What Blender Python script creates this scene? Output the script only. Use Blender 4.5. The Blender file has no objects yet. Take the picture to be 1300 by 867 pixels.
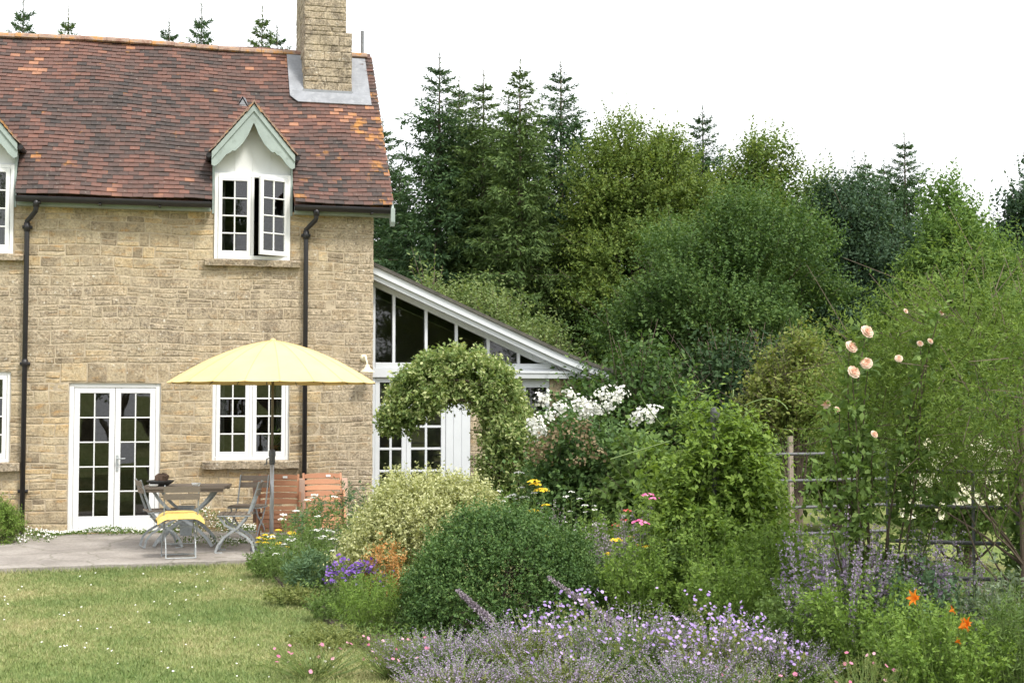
import bpy, math, random
import numpy as np
from mathutils import Vector

C = bpy.context.scene
COL = C.collection
R = math.radians

# ------------------------------------------------------------------ camera
FPX, YAW = 1750.0, R(13.5)
PITCH = math.atan((520 - 433.5) / FPX)
CAM = np.array([-2.715, -20.0, 1.71])
cd = bpy.data.cameras.new('camera')
cam = bpy.data.objects.new('camera', cd)
COL.objects.link(cam)
cam.location = CAM
cam.rotation_euler = (R(90) + PITCH, 0, -YAW)
cd.sensor_width = 36
cd.lens = 36 * FPX / 1300
cd.clip_start = 0.1
cd.clip_end = 2000
C.camera = cam

# ------------------------------------------------------------------ sky, sun, exposure
SUN_EL, SUN_AZ = R(55), R(30)          # the sun stands behind the camera, a little to the right
w = bpy.data.worlds.new('World')
C.world = w
w.use_nodes = True
nt = w.node_tree
bg = nt.nodes['Background']
sky = nt.nodes.new('ShaderNodeTexSky')
sky.sky_type = 'NISHITA'
sky.sun_disc = False
sky.sun_elevation = SUN_EL
sky.sun_rotation = R(180) - SUN_AZ
sky.dust_density = 6
sky.air_density = 1.0
hs = nt.nodes.new('ShaderNodeHueSaturation')
hs.inputs['Saturation'].default_value = 0.15
nt.links.new(sky.outputs[0], hs.inputs['Color'])
mx = nt.nodes.new('ShaderNodeMix')
mx.data_type = 'RGBA'
mx.inputs['Factor'].default_value = 0.72
nt.links.new(hs.outputs[0], mx.inputs[6])
mx.inputs[7].default_value = (12.4, 12.6, 13.0, 1)     # the even white cloud
nt.links.new(mx.outputs[2], bg.inputs['Color'])
bg.inputs['Strength'].default_value = 0.092
sl = bpy.data.lights.new('sun', 'SUN')
sun = bpy.data.objects.new('sun', sl)
COL.objects.link(sun)
sl.energy = 2.1
sl.angle = R(11)
sl.color = (1.0, 0.95, 0.87)
sd = Vector((math.sin(SUN_AZ) * math.cos(SUN_EL), -math.cos(SUN_AZ) * math.cos(SUN_EL), math.sin(SUN_EL)))
sun.rotation_euler = sd.to_track_quat('Z', 'Y').to_euler()
vs = C.view_settings
vs.view_transform = 'Standard'
vs.look = 'None'
vs.exposure = 0.92
vs.gamma = 1
vs.use_curve_mapping = False
C.cycles.max_bounces = 6
C.cycles.diffuse_bounces = 3
C.cycles.glossy_bounces = 3
C.cycles.transmission_bounces = 4
C.cycles.transparent_max_bounces = 8

# ------------------------------------------------------------------ measuring helpers (metres from the photo)
_F = np.array([math.sin(YAW) * math.cos(PITCH), math.cos(YAW) * math.cos(PITCH), math.sin(PITCH)])
_R = np.array([math.cos(YAW), -math.sin(YAW), 0.0])
_U = np.cross(_R, _F)
GZ = -0.06                              # level of the lawn; the patio is z = 0


def ray(px, py):
    return _F + _R * (px - 650) / FPX - _U * (py - 433.5) / FPX


def at(px, py, d):
    return CAM + ray(px, py) * d


def wallpt(px, py, Y=0.0):
    r = ray(px, py)
    return CAM + r * ((Y - CAM[1]) / r[1])


def spot(px, d, z=GZ):
    p = at(px, 520, d)
    return np.array([p[0], p[1], z])


def height(top, d, z=GZ):
    return at(650, top, d)[2] - z


# ------------------------------------------------------------------ object helpers
ORG = {}


def setp(o, label=None, cat=None, group=None, kind=None):
    if label:
        o['label'] = label
    if cat:
        o['category'] = cat
    if group:
        o['group'] = group
    if kind:
        o['kind'] = kind
    return o


def thing(name, label, cat, loc=(0, 0, 0), group=None, rz=0.0):
    o = bpy.data.objects.new(name, None)
    COL.objects.link(o)
    o.location = tuple(float(c) for c in loc)
    o.rotation_euler = (0, 0, rz)
    o.empty_display_size = 0.1
    ORG[o.name] = np.array(loc, float)
    return setp(o, label, cat, group)


def origin(o):
    return ORG.get(o.name, np.zeros(3)) if o else np.zeros(3)


def mesh_obj(name, V, Fc, mat, parent=None, attrs=None, smooth=False, local=False):
    """V (n,3), Fc list of index lists or (m,4) array."""
    me = bpy.data.meshes.new(name)
    V = np.asarray(V, float)
    if parent is not None and not local:
        V = V - origin(parent)
    if isinstance(Fc, np.ndarray):
        n, k = Fc.shape
        me.vertices.add(len(V))
        me.vertices.foreach_set('co', V.astype(np.float32).ravel())
        me.loops.add(n * k)
        me.loops.foreach_set('vertex_index', Fc.astype(np.int32).ravel())
        me.polygons.add(n)
        me.polygons.foreach_set('loop_start', np.arange(0, n * k, k, dtype=np.int32))
        me.update(calc_edges=True)
    else:
        me.from_pydata([tuple(v) for v in V], [], Fc)
        me.update()
    if attrs:
        for an, vals in attrs.items():
            dom = 'POINT' if len(vals) == len(V) else 'FACE'
            a = me.attributes.new(an, 'FLOAT', dom)
            a.data.foreach_set('value', np.asarray(vals, np.float32))
    if smooth:
        me.polygons.foreach_set('use_smooth', [True] * len(me.polygons))
    me.materials.append(mat)
    o = bpy.data.objects.new(name, me)
    COL.objects.link(o)
    if parent is not None:
        o.parent = parent
        ORG[o.name] = origin(parent)
    return o


class MB:
    def __init__(s):
        s.v, s.f, s.a = [], [], []

    def add(s, V, Fc, val=None):
        b = len(s.v)
        s.v.extend([tuple(map(float, p)) for p in V])
        s.f.extend([[i + b for i in q] for q in Fc])
        if val is None:
            val = random.random()
        s.a.extend([val] * len(Fc))
        return s

    def box(s, x0, x1, y0, y1, z0, z1, val=None):
        V = [(x0, y0, z0), (x1, y0, z0), (x1, y1, z0), (x0, y1, z0), (x0, y0, z1), (x1, y0, z1), (x1, y1, z1), (x0, y1, z1)]
        return s.add(V, [(3, 2, 1, 0), (4, 5, 6, 7), (0, 1, 5, 4), (1, 2, 6, 5), (2, 3, 7, 6), (3, 0, 4, 7)], val)

    def bar(s, p, q, wx, wz, up=(0, 0, 1), val=None):
        """a rectangular bar from p to q, wx wide, wz deep (along up)"""
        p, q = np.array(p, float), np.array(q, float)
        d = q - p
        d /= np.linalg.norm(d)
        u = np.array(up, float)
        sx = np.cross(d, u)
        if np.linalg.norm(sx) < 1e-4:
            sx = np.cross(d, (1, 0, 0))
        sx /= np.linalg.norm(sx)
        u = np.cross(sx, d)
        V = []
        for e in (p, q):
            for a, b in ((-1, -1), (1, -1), (1, 1), (-1, 1)):
                V.append(e + sx * wx / 2 * a + u * wz / 2 * b)
        return s.add(V, [(3, 2, 1, 0), (4, 5, 6, 7), (0, 1, 5, 4), (1, 2, 6, 5), (2, 3, 7, 6), (3, 0, 4, 7)], val)

    def prism(s, poly, y0, y1, val=None, axes=(0, 2, 1)):
        """poly in (x,z), pushed from y0 to y1"""
        n = len(poly)
        V = []
        for yy in (y0, y1):
            for a, b in poly:
                p = [0, 0, 0]
                p[axes[0]], p[axes[1]], p[axes[2]] = a, b, yy
                V.append(p)
        F = [list(range(n)), list(range(2 * n - 1, n - 1, -1))]
        for i in range(n):
            j = (i + 1) % n
            F.append([i + n, j + n, j, i])
        return s.add(V, F, val)

    def tube(s, pts, r, n=8, val=None, cap=True):
        pts = [np.array(p, float) for p in pts]
        m = len(pts)
        rr = [r] * m if np.isscalar(r) else list(r)
        V, Fc = [], []
        prev = None
        for i, p in enumerate(pts):
            d = pts[min(i + 1, m - 1)] - pts[max(i - 1, 0)]
            d = d / (np.linalg.norm(d) + 1e-9)
            if prev is None:
                a = np.array((0, 0, 1.0)) if abs(d[2]) < .9 else np.array((1.0, 0, 0))
                u = np.cross(d, a)
            else:
                u = prev - d * (prev @ d)
            u = u / (np.linalg.norm(u) + 1e-9)
            prev = u
            v = np.cross(d, u)
            for k in range(n):
                t = 2 * math.pi * k / n
                V.append(p + (u * math.cos(t) + v * math.sin(t)) * rr[i])
        for i in range(m - 1):
            for k in range(n):
                k2 = (k + 1) % n
                Fc.append([i * n + k, i * n + k2, (i + 1) * n + k2, (i + 1) * n + k])
        if cap:
            Fc.append(list(range(n - 1, -1, -1)))
            Fc.append([(m - 1) * n + k for k in range(n)])
        return s.add(V, Fc, val)

    def lathe(s, c, prof, n=20, val=None):
        V, Fc = [], []
        for r, z in prof:
            for k in range(n):
                t = 2 * math.pi * k / n
                V.append((c[0] + r * math.cos(t), c[1] + r * math.sin(t), c[2] + z))
        for i in range(len(prof) - 1):
            for k in range(n):
                k2 = (k + 1) % n
                Fc.append([i * n + k, i * n + k2, (i + 1) * n + k2, (i + 1) * n + k])
        return s.add(V, Fc, val)

    def build(s, name, mat, parent=None, smooth=False, local=False, bevel=0):
        o = mesh_obj(name, s.v, s.f, mat, parent, {'rnd': s.a}, smooth, local)
        if bevel:
            m = o.modifiers.new('bevel', 'BEVEL')
            m.width = bevel
            m.segments = 1
            m.limit_method = 'ANGLE'
        return o


def copy_tree(o, parent=None, loc=None, rz=None, scale=None, label=None):
    c = o.copy()
    COL.objects.link(c)
    if parent is not None:
        c.parent = parent
    if loc is not None:
        c.location = tuple(float(a) for a in loc)
        ORG[c.name] = np.array(loc, float)
    if rz is not None:
        c.rotation_euler = (0, 0, rz)
    if scale is not None:
        c.scale = scale if hasattr(scale, '__len__') else (scale,) * 3
    if label:
        c['label'] = label
    for ch in [q for q in bpy.data.objects if q.parent is o]:
        copy_tree(ch, c)
    return c


# ------------------------------------------------------------------ materials
def newmat(name):
    m = bpy.data.materials.new(name)
    m.use_nodes = True
    return m, m.node_tree, m.node_tree.nodes['Principled BSDF']


def nd(t, kind, **kw):
    n = t.nodes.new(kind)
    for k, v in kw.items():
        if k in n.inputs:
            n.inputs[k].default_value = v
        else:
            setattr(n, k, v)
    return n


def ramp(t, stops, fac, interp='LINEAR'):
    r = t.nodes.new('ShaderNodeValToRGB')
    e = r.color_ramp.elements
    r.color_ramp.interpolation = interp
    while len(e) < len(stops):
        e.new(0.5)
    for i, (p, c) in enumerate(stops):
        e[i].position = p
        e[i].color = (*c, 1) if len(c) == 3 else c
    t.links.new(fac, r.inputs[0])
    return r.outputs[0]


def mixc(t, fac, a, b, mode='MIX'):
    m = t.nodes.new('ShaderNodeMix')
    m.data_type = 'RGBA'
    m.blend_type = mode
    for s, i in ((fac, 0), (a, 6), (b, 7)):
        if hasattr(s, 'links'):
            t.links.new(s, m.inputs[i])
        elif i == 0:
            m.inputs[0].default_value = s
        else:
            m.inputs[i].default_value = (*s, 1)
    return m.outputs[2]


def math_(t, op, a, b=0.0):
    m = t.nodes.new('ShaderNodeMath')
    m.operation = op
    for i, s in enumerate((a, b)):
        if hasattr(s, 'links'):
            t.links.new(s, m.inputs[i])
        else:
            m.inputs[i].default_value = s
    return m.outputs[0]


def coords(t, sc=(1, 1, 1), kind='Object'):
    tc = t.nodes.new('ShaderNodeTexCoord')
    mp = t.nodes.new('ShaderNodeMapping')
    mp.inputs['Scale'].default_value = sc
    t.links.new(tc.outputs[kind], mp.inputs[0])
    return mp.outputs[0]


def noise(t, scale, detail=4, rough=.6, co=None):
    n = nd(t, 'ShaderNodeTexNoise', Scale=scale, Detail=detail, Roughness=rough)
    t.links.new(co if co is not None else coords(t), n.inputs['Vector'])
    return n.outputs['Fac']


def attr(t, name='rnd'):
    a = t.nodes.new('ShaderNodeAttribute')
    a.attribute_name = name
    return a.outputs['Fac']


def bump(t, p, h, strength=.4, dist=.01):
    b = nd(t, 'ShaderNodeBump', Strength=strength, Distance=dist)
    t.links.new(h, b.inputs['Height'])
    t.links.new(b.outputs[0], p.inputs['Normal'])


def paint(name, c, rough=.5, var=.12, scale=6, bmp=.15, metal=0.0, dirt=None):
    m, t, p = newmat(name)
    n = noise(t, scale, 5)
    lo = tuple(x * (1 - var) for x in c)
    hi = tuple(min(1, x * (1 + var)) for x in c)
    col = ramp(t, [(.3, lo), (.7, hi)], n)
    if dirt:
        n2 = noise(t, scale * 2.3, 6, .7)
        col = mixc(t, ramp(t, [(.52, (0, 0, 0)), (.75, (1, 1, 1))], n2), col, dirt)
    t.links.new(col, p.inputs['Base Color'])
    p.inputs['Roughness'].default_value = rough
    p.inputs['Metallic'].default_value = metal
    if bmp:
        bump(t, p, noise(t, scale * 8, 4), bmp, .004)
    return m


def wood(name, c1, c2, rough=.7, stretch=(1, 1, 12)):
    m, t, p = newmat(name)
    n = noise(t, 9, 6, .65, coords(t, stretch))
    col = ramp(t, [(.3, c1), (.7, c2)], n)
    a = attr(t)
    col = mixc(t, .55, col, ramp(t, [(0, tuple(x * .7 for x in c1)), (1, tuple(min(1, x * 1.2) for x in c2))], a))
    t.links.new(col, p.inputs['Base Color'])
    p.inputs['Roughness'].default_value = rough
    bump(t, p, n, .4, .004)
    return m


def leafmat(name, dark, mid, light, trans=.3, rough=.5, patch=.6, pscale=1.5, flower=False):
    """leaf colours by leaf (rnd); the hue drifts slowly through the crown"""
    if not flower:
        dark, mid, light = [tuple(min(.8, c * g) for c in k) for k, g in ((dark, 1.5), (mid, 1.6), (light, 1.5))]
        trans = min(.45, trans + .1)
    m, t, p = newmat(name)
    a = attr(t)
    n = noise(t, pscale, 3)
    v = math_(t, 'ADD', math_(t, 'MULTIPLY', a, 1 - patch * .5), math_(t, 'MULTIPLY', math_(t, 'SUBTRACT', n, .25), patch * .8))
    col = ramp(t, [(0.05, dark), (.5, mid), (.98, light)], v)
    t.links.new(col, p.inputs['Base Color'])
    p.inputs['Roughness'].default_value = min(.75, rough + .1)
    p.inputs['Specular IOR Level'].default_value = .18
    tr = t.nodes.new('ShaderNodeBsdfTranslucent')
    t.links.new(mixc(t, 1.0, col, (1.0, 1.0, .55) if not flower else (1, 1, 1), 'MULTIPLY'), tr.inputs['Color'])
    mxs = t.nodes.new('ShaderNodeMixShader')
    mxs.inputs[0].default_value = trans
    t.links.new(p.outputs[0], mxs.inputs[1])
    t.links.new(tr.outputs[0], mxs.inputs[2])
    t.links.new(mxs.outputs[0], t.nodes['Material Output'].inputs[0])
    return m


def glassmat():
    m, t, p = newmat('window_glass')
    tr = t.nodes.new('ShaderNodeBsdfTransparent')
    tr.inputs[0].default_value = (.86, .9, .88, 1)
    gl = nd(t, 'ShaderNodeBsdfGlossy', Roughness=.01)
    b = nd(t, 'ShaderNodeBump', Strength=.05, Distance=.01)
    t.links.new(noise(t, 2.2, 2), b.inputs['Height'])
    t.links.new(b.outputs[0], gl.inputs['Normal'])
    fr = nd(t, 'ShaderNodeFresnel', IOR=1.85)
    ms = t.nodes.new('ShaderNodeMixShader')
    t.links.new(fr.outputs[0], ms.inputs[0])
    t.links.new(tr.outputs[0], ms.inputs[1])
    t.links.new(gl.outputs[0], ms.inputs[2])
    t.links.new(ms.outputs[0], t.nodes['Material Output'].inputs[0])
    return m


def stonemat(name, stops, grey=(.29, .245, .19), lich=(.62, .60, .54), crust=.5, cz=(2.4, 3.7), cx=None):
    """honey limestone, one tint per stone, with crusts of grey lichen, white lichen spots and rusty veins"""
    m, t, p = newmat(name)
    a = attr(t)
    n1 = noise(t, 1.1, 5)
    n2 = noise(t, 7, 8, .7)
    n3 = noise(t, 34, 5, .7)
    v = math_(t, 'ADD', math_(t, 'MULTIPLY', a, .5), math_(t, 'MULTIPLY', n2, .5))
    col = ramp(t, stops, v)
    # rusty bands
    col = mixc(t, math_(t, 'MULTIPLY', ramp(t, [(.53, (0, 0, 0)), (.68, (1, 1, 1))], noise(t, 4.5, 5, .6, coords(t, (1, 1, 2.6)))), .55), col, (.42, .23, .07))
    # crusts
    sep = t.nodes.new('ShaderNodeSeparateXYZ')
    t.links.new(coords(t), sep.inputs[0])

    def band(sock, lo, hi, soft):
        u = nd(t, 'ShaderNodeMapRange', interpolation_type='SMOOTHSTEP')
        t.links.new(sock, u.inputs[0])
        u.inputs[1].default_value, u.inputs[2].default_value = lo - soft, lo + soft
        q = nd(t, 'ShaderNodeMapRange', interpolation_type='SMOOTHSTEP')
        t.links.new(sock, q.inputs[0])
        q.inputs[1].default_value, q.inputs[2].default_value = hi - soft, hi + soft
        q.inputs[3].default_value, q.inputs[4].default_value = 1, 0
        return math_(t, 'MULTIPLY', u.outputs[0], q.outputs[0])
    bz = band(sep.outputs['Z'], cz[0], cz[1], .5)
    if cx:
        bz = math_(t, 'MAXIMUM', bz, band(sep.outputs['X'], cx[0], cx[1], .35))
    mask = math_(t, 'ADD', math_(t, 'MULTIPLY', bz, .34 * crust), math_(t, 'ADD', math_(t, 'MULTIPLY', n1, .55), math_(t, 'MULTIPLY', n2, .5)))
    crustc = ramp(t, [(.58, (0, 0, 0)), (.80, (1, 1, 1))], mask)
    greyc = ramp(t, [(.32, tuple(x * .33 for x in grey)), (.48, grey), (.62, tuple(min(.6, x * 1.8) for x in grey))], math_(t, 'ADD', math_(t, 'MULTIPLY', n3, .6), math_(t, 'MULTIPLY', n2, .4)))
    col = mixc(t, math_(t, 'MULTIPLY', crustc, .78), col, greyc)
    # lime mortar smeared over the faces, softening the joints
    sm_ = math_(t, 'ADD', math_(t, 'MULTIPLY', noise(t, 2.6, 6, .7), .7), math_(t, 'MULTIPLY', n2, .3))
    col = mixc(t, math_(t, 'MULTIPLY', ramp(t, [(.47, (0, 0, 0)), (.60, (1, 1, 1))], sm_), .55), col, (.43, .365, .265))
    # lichen rosettes
    vo = nd(t, 'ShaderNodeTexVoronoi', Scale=9.0)
    t.links.new(coords(t), vo.inputs['Vector'])
    spots = math_(t, 'MULTIPLY', ramp(t, [(.10, (1, 1, 1)), (.2, (0, 0, 0))], vo.outputs['Distance']), ramp(t, [(.54, (0, 0, 0)), (.62, (1, 1, 1))], mask))
    spots = math_(t, 'MULTIPLY', spots, ramp(t, [(.42, (0, 0, 0)), (.6, (1, 1, 1))], n3))
    col = mixc(t, math_(t, 'MULTIPLY', spots, .8), col, lich)
    n6 = noise(t, 60, 3, .75)
    col = mixc(t, 1.0, col, ramp(t, [(.32, (.50, .49, .48)), (.48, (.92, .92, .91)), (.64, (1.18, 1.17, 1.13))], noise(t, 4.4, 9, .78)), 'MULTIPLY')
    col = mixc(t, 1.0, col, ramp(t, [(.30, (.55, .53, .50)), (.48, (1.0, .99, .97)), (.72, (1.25, 1.23, 1.2))], n3), 'MULTIPLY')
    col = mixc(t, math_(t, 'MULTIPLY', ramp(t, [(.62, (0, 0, 0)), (.68, (1, 1, 1))], n6), ramp(t, [(.5, (.12, .12, .12)), (.66, (.75, .75, .75))], mask)), col, lich)
    col = mixc(t, ramp(t, [(.30, (.7, .7, .7)), (.36, (0, 0, 0))], n6), col, (.10, .08, .055))
    t.links.new(col, p.inputs['Base Color'])
    p.inputs['Roughness'].default_value = .93
    p.inputs['Specular IOR Level'].default_value = .15
    h = math_(t, 'ADD', math_(t, 'MULTIPLY', n3, .6), n2)
    bump(t, p, h, .75, .022)
    return m


STOPS = [(.15, (.19, .155, .115)), (.32, (.30, .245, .17)), (.46, (.39, .315, .21)), (.60, (.46, .39, .275)), (.76, (.48, .36, .205)), (.90, (.34, .295, .225))]
M = {}
M['stone'] = stonemat('limestone_wall', STOPS, cx=(-.62, .6), crust=.75)
M['mortar'] = paint('lime_mortar', (.42, .35, .25), .95, .25, 9, .6, dirt=(.25, .21, .155))
M['chim'] = stonemat('chimney_limestone', [(.15, (.11, .092, .07)), (.4, (.19, .16, .12)), (.65, (.27, .23, .165)), (.9, (.18, .162, .135))], cz=(5, 12), crust=.85)
M['sillst'] = stonemat('sill_stone', [(.1, (.16, .125, .09)), (.5, (.26, .21, .15)), (.9, (.34, .29, .22))], crust=.7, cz=(0, 8))
M['white'] = paint('white_gloss_paint', (.72, .725, .72), .38, .03, 4, .06)
M['white2'] = paint('white_board_paint', (.62, .63, .625), .5, .04, 3, .1)
M['cwhite'] = paint('conservatory_white', (.60, .625, .65), .45, .04, 3, .06)
M['sage'] = paint('sage_green_paint', (.29, .345, .322), .55, .12, 4, .2, dirt=(.20, .24, .215))
M['black'] = paint('black_gutter_paint', (.016, .015, .017), .45, .3, 8, .1)
M['lead'] = paint('lead_sheet', (.22, .23, .25), .55, .18, 5, .25, dirt=(.32, .33, .345))
M['glass'] = glassmat()
M['cream'] = paint('cream_enamel', (.74, .68, .50), .4, .05, 5, 0)
M['room'] = paint('room_plaster', (.30, .27, .23), .9, .1, 2, 0)
M['metal'] = paint('weathered_grey_metal', (.36, .39, .40), .5, .2, 22, .2, dirt=(.25, .22, .19))
M['iron'] = paint('dark_iron', (.085, .088, .095), .5, .35, 14, .2, dirt=(.17, .15, .13))
M['greywood'] = wood('weathered_grey_wood', (.17, .135, .105), (.33, .275, .22), .85, (3, 12, 12))
M['teak'] = wood('orange_oiled_teak', (.43, .185, .095), (.56, .275, .15), .5, (3, 10, 10))
M['teakgrey'] = wood('faded_teak', (.33, .20, .14), (.45, .31, .24), .7, (10, 10, 3))
M['bark'] = wood('brown_bark', (.075, .055, .04), (.17, .13, .10), .95, (14, 14, 3))
M['barkgrey'] = wood('grey_bark', (.13, .115, .10), (.26, .24, .21), .95, (14, 14, 3))
M['post'] = wood('grey_timber_post', (.17, .15, .13), (.30, .27, .24), .9, (12, 12, 2))
M['stem'] = paint('green_stem', (.13, .19, .05), .6, .3, 10, 0)
M['pot'] = paint('dark_grey_pottery', (.075, .075, .075), .5, .2, 15, .1)
M['china'] = paint('white_china', (.78, .78, .76), .3, .02, 8, 0)
M['slate'] = paint('mossy_dark_slate', (.075, .07, .06), .85, .35, 10, .5, dirt=(.16, .15, .10))
M['terracotta'] = paint('terracotta', (.36, .14, .07), .8, .15, 10, .1)


def tilemat(name, zoff=0):
    m, t, p = newmat(name)
    a = attr(t)
    n1 = noise(t, .55, 3)
    n2 = noise(t, 12, 6, .7)
    v = math_(t, 'ADD', math_(t, 'MULTIPLY', a, .82), math_(t, 'MULTIPLY', math_(t, 'SUBTRACT', n1, .44), 1.5))
    col = ramp(t, [(.05, (.032, .026, .024)), (.25, (.054, .036, .031)), (.45, (.090, .047, .037)), (.66, (.125, .058, .043)), (.86, (.158, .071, .050)),
                   (.95, (.32, .15, .085))], v)
    col = mixc(t, math_(t, 'MULTIPLY', ramp(t, [(.45, (0, 0, 0)), (.7, (1, 1, 1))], n2), .45), col, (.085, .06, .05))
    # orange lichen towards the verge and the ridge, pale lichen spots everywhere
    sep = t.nodes.new('ShaderNodeSeparateXYZ')
    t.links.new(coords(t), sep.inputs[0])
    ex = nd(t, 'ShaderNodeMapRange', interpolation_type='SMOOTHSTEP')
    t.links.new(sep.outputs['X'], ex.inputs[0])
    ex.inputs[1].default_value, ex.inputs[2].default_value = -1.5, .3
    n4 = noise(t, 2.6, 6, .65)
    lm = math_(t, 'ADD', math_(t, 'MULTIPLY', ex.outputs[0], .095), math_(t, 'ADD', n4, math_(t, 'MULTIPLY', a, .10)))
    col = mixc(t, ramp(t, [(.70, (0, 0, 0)), (.80, (.75, .75, .75))], lm), col, (.44, .20, .035))
    n5 = noise(t, 21, 5, .7)
    col = mixc(t, ramp(t, [(.62, (0, 0, 0)), (.72, (.7, .7, .7))], n5), col, (.33, .29, .24))
    t.links.new(col, p.inputs['Base Color'])
    p.inputs['Roughness'].default_value = .8
    bump(t, p, n2, .5, .008)
    return m


M['tile'] = tilemat('clay_roof_tile')


def ridgemat():
    m, t, p = newmat('lichened_ridge_tile')
    n = noise(t, 5, 7, .7)
    col = ramp(t, [(.28, (.12, .065, .05)), (.42, (.22, .12, .085)), (.52, (.30, .22, .17)), (.62, (.40, .19, .05)), (.8, (.24, .19, .15))], n)
    t.links.new(col, p.inputs['Base Color'])
    p.inputs['Roughness'].default_value = .9
    bump(t, p, noise(t, 40, 5), .6, .01)
    return m


M['ridge'] = ridgemat()


def lawnmat():
    m, t, p = newmat('lawn_turf')
    n1 = noise(t, .55, 4, .6)
    n2 = noise(t, 6, 6, .7)
    n3 = noise(t, 60, 3, .6)
    v = math_(t, 'ADD', math_(t, 'MULTIPLY', n1, .65), math_(t, 'MULTIPLY', n2, .35))
    col = ramp(t, [(.38, (.12, .18, .052)), (.50, (.20, .24, .082)), (.60, (.315, .305, .14)), (.73, (.46, .395, .225))], v)
    col = mixc(t, 1.0, col, ramp(t, [(.3, (.65, .65, .62)), (.7, (1.15, 1.15, 1.1))], n3), 'MULTIPLY')
    t.links.new(col, p.inputs['Base Color'])
    p.inputs['Roughness'].default_value = .95
    p.inputs['Specular IOR Level'].default_value = .1
    bump(t, p, n3, .8, .02)
    return m


def grassmat():
    m, t, p = newmat('lawn_grass_blades')
    n1 = noise(t, .55, 4, .6)
    n2 = noise(t, 6, 6, .7)
    a = attr(t)
    v = math_(t, 'ADD', math_(t, 'ADD', math_(t, 'MULTIPLY', n1, .65), math_(t, 'MULTIPLY', n2, .35)), math_(t, 'MULTIPLY', math_(t, 'SUBTRACT', a, .5), .16))
    col = ramp(t, [(.38, (.13, .195, .054)), (.50, (.215, .255, .087)), (.60, (.335, .325, .15)), (.73, (.48, .415, .235))], v)
    t.links.new(col, p.inputs['Base Color'])
    p.inputs['Roughness'].default_value = .7
    return m


def patiomat():
    m, t, p = newmat('patio_concrete')
    n1 = noise(t, 1.6, 6, .65)
    n2 = noise(t, 26, 6, .7)
    col = ramp(t, [(.3, (.19, .172, .158)), (.5, (.285, .262, .24)), (.7, (.37, .345, .32))], n1)
    col = mixc(t, 1.0, col, ramp(t, [(.3, (.7, .7, .7)), (.65, (1.15, 1.13, 1.1))], n2), 'MULTIPLY')
    col = mixc(t, ramp(t, [(.60, (0, 0, 0)), (.72, (.7, .7, .7))], noise(t, 3.1, 6, .7)), col, (.15, .14, .085))
    vo = nd(t, 'ShaderNodeTexVoronoi', Scale=1.15, feature='DISTANCE_TO_EDGE')
    wob = t.nodes.new('ShaderNodeVectorMath')
    nz = nd(t, 'ShaderNodeTexNoise', Scale=3.0)
    t.links.new(coords(t), nz.inputs['Vector'])
    sc_ = t.nodes.new('ShaderNodeVectorMath')
    sc_.operation = 'SCALE'
    sc_.inputs['Scale'].default_value = .25
    t.links.new(nz.outputs['Color'], sc_.inputs[0])
    t.links.new(coords(t), wob.inputs[0])
    t.links.new(sc_.outputs[0], wob.inputs[1])
    t.links.new(wob.outputs[0], vo.inputs['Vector'])
    col = mixc(t, ramp(t, [(.004, (.5, .5, .5)), (.02, (0, 0, 0))], vo.outputs['Distance']), col, (.10, .095, .06))
    t.links.new(col, p.inputs['Base Color'])
    p.inputs['Roughness'].default_value = .9
    bump(t, p, n2, .6, .01)
    return m


def soilmat():
    m, t, p = newmat('bed_soil')
    n = noise(t, 20, 6, .7)
    t.links.new(ramp(t, [(.3, (.045, .035, .025)), (.7, (.12, .095, .065))], n), p.inputs['Base Color'])
    p.inputs['Roughness'].default_value = 1
    bump(t, p, n, 1, .03)
    return m


def canvasmat():
    m, t, p = newmat('yellow_canvas')
    n = noise(t, 3, 4)
    col = ramp(t, [(.3, (.78, .61, .275)), (.7, (.82, .66, .32))], n)
    t.links.new(col, p.inputs['Base Color'])
    p.inputs['Roughness'].default_value = .8
    wv = nd(t, 'ShaderNodeTexNoise', Scale=160.0, Detail=2.0)
    t.links.new(coords(t), wv.inputs['Vector'])
    bump(t, p, wv.outputs['Fac'], .2, .002)
    tr = t.nodes.new('ShaderNodeBsdfTranslucent')
    t.links.new(col, tr.inputs['Color'])
    ms = t.nodes.new('ShaderNodeMixShader')
    ms.inputs[0].default_value = .22
    t.links.new(p.outputs[0], ms.inputs[1])
    t.links.new(tr.outputs[0], ms.inputs[2])
    t.links.new(ms.outputs[0], t.nodes['Material Output'].inputs[0])
    return m


M['canvas'] = canvasmat()
M['cushion'] = paint('yellow_cushion_cloth', (.68, .48, .14), .85, .12, 14, .2, dirt=(.45, .30, .06))

# ------------------------------------------------------------------ the ground
gm = MB()
gm.add([(-400, -400, GZ), (400, -400, GZ), (400, 400, GZ), (-400, 400, GZ)], [(0, 1, 2, 3)])
setp(gm.build('ground', lawnmat()), kind='structure')
pm = MB()
edge = [(-9.0 + .18 * k_, -4.55 + .0909 * .18 * k_ + .035 * math.sin(k_ * 1.9) * math.sin(k_ * .63 + 1)) for k_ in range(40)] + [(-1.85, -3.9), (-1.0, -3.55), (-.4, -2.6), (.0, -1.6), (.1, -.03), (-9, -.03)]
pm.prism(edge, GZ - .05, 0.0, axes=(0, 1, 2))
setp(pm.build('patio', patiomat()), kind='structure')
bed = [(-.15, -.06), (-.3, -2.4), (-.9, -3.5), (-1.62, -3.97), (-1.75, -5), (-1.70, -6.4), (-1.6, -7.6), (-1.5, -8.6), (-1.4, -9.6), (-1.3, -10.6), (-1.2, -12.5),
       (3.2, -12.9), (5.8, -10), (5.6, -6), (4.2, -3.5), (3.9, .38), (.0, .36)]
sm = MB()
sm.prism(bed, GZ - .05, GZ + .03, axes=(0, 1, 2))
setp(sm.build('flower_bed', soilmat()), kind='structure')

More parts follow.
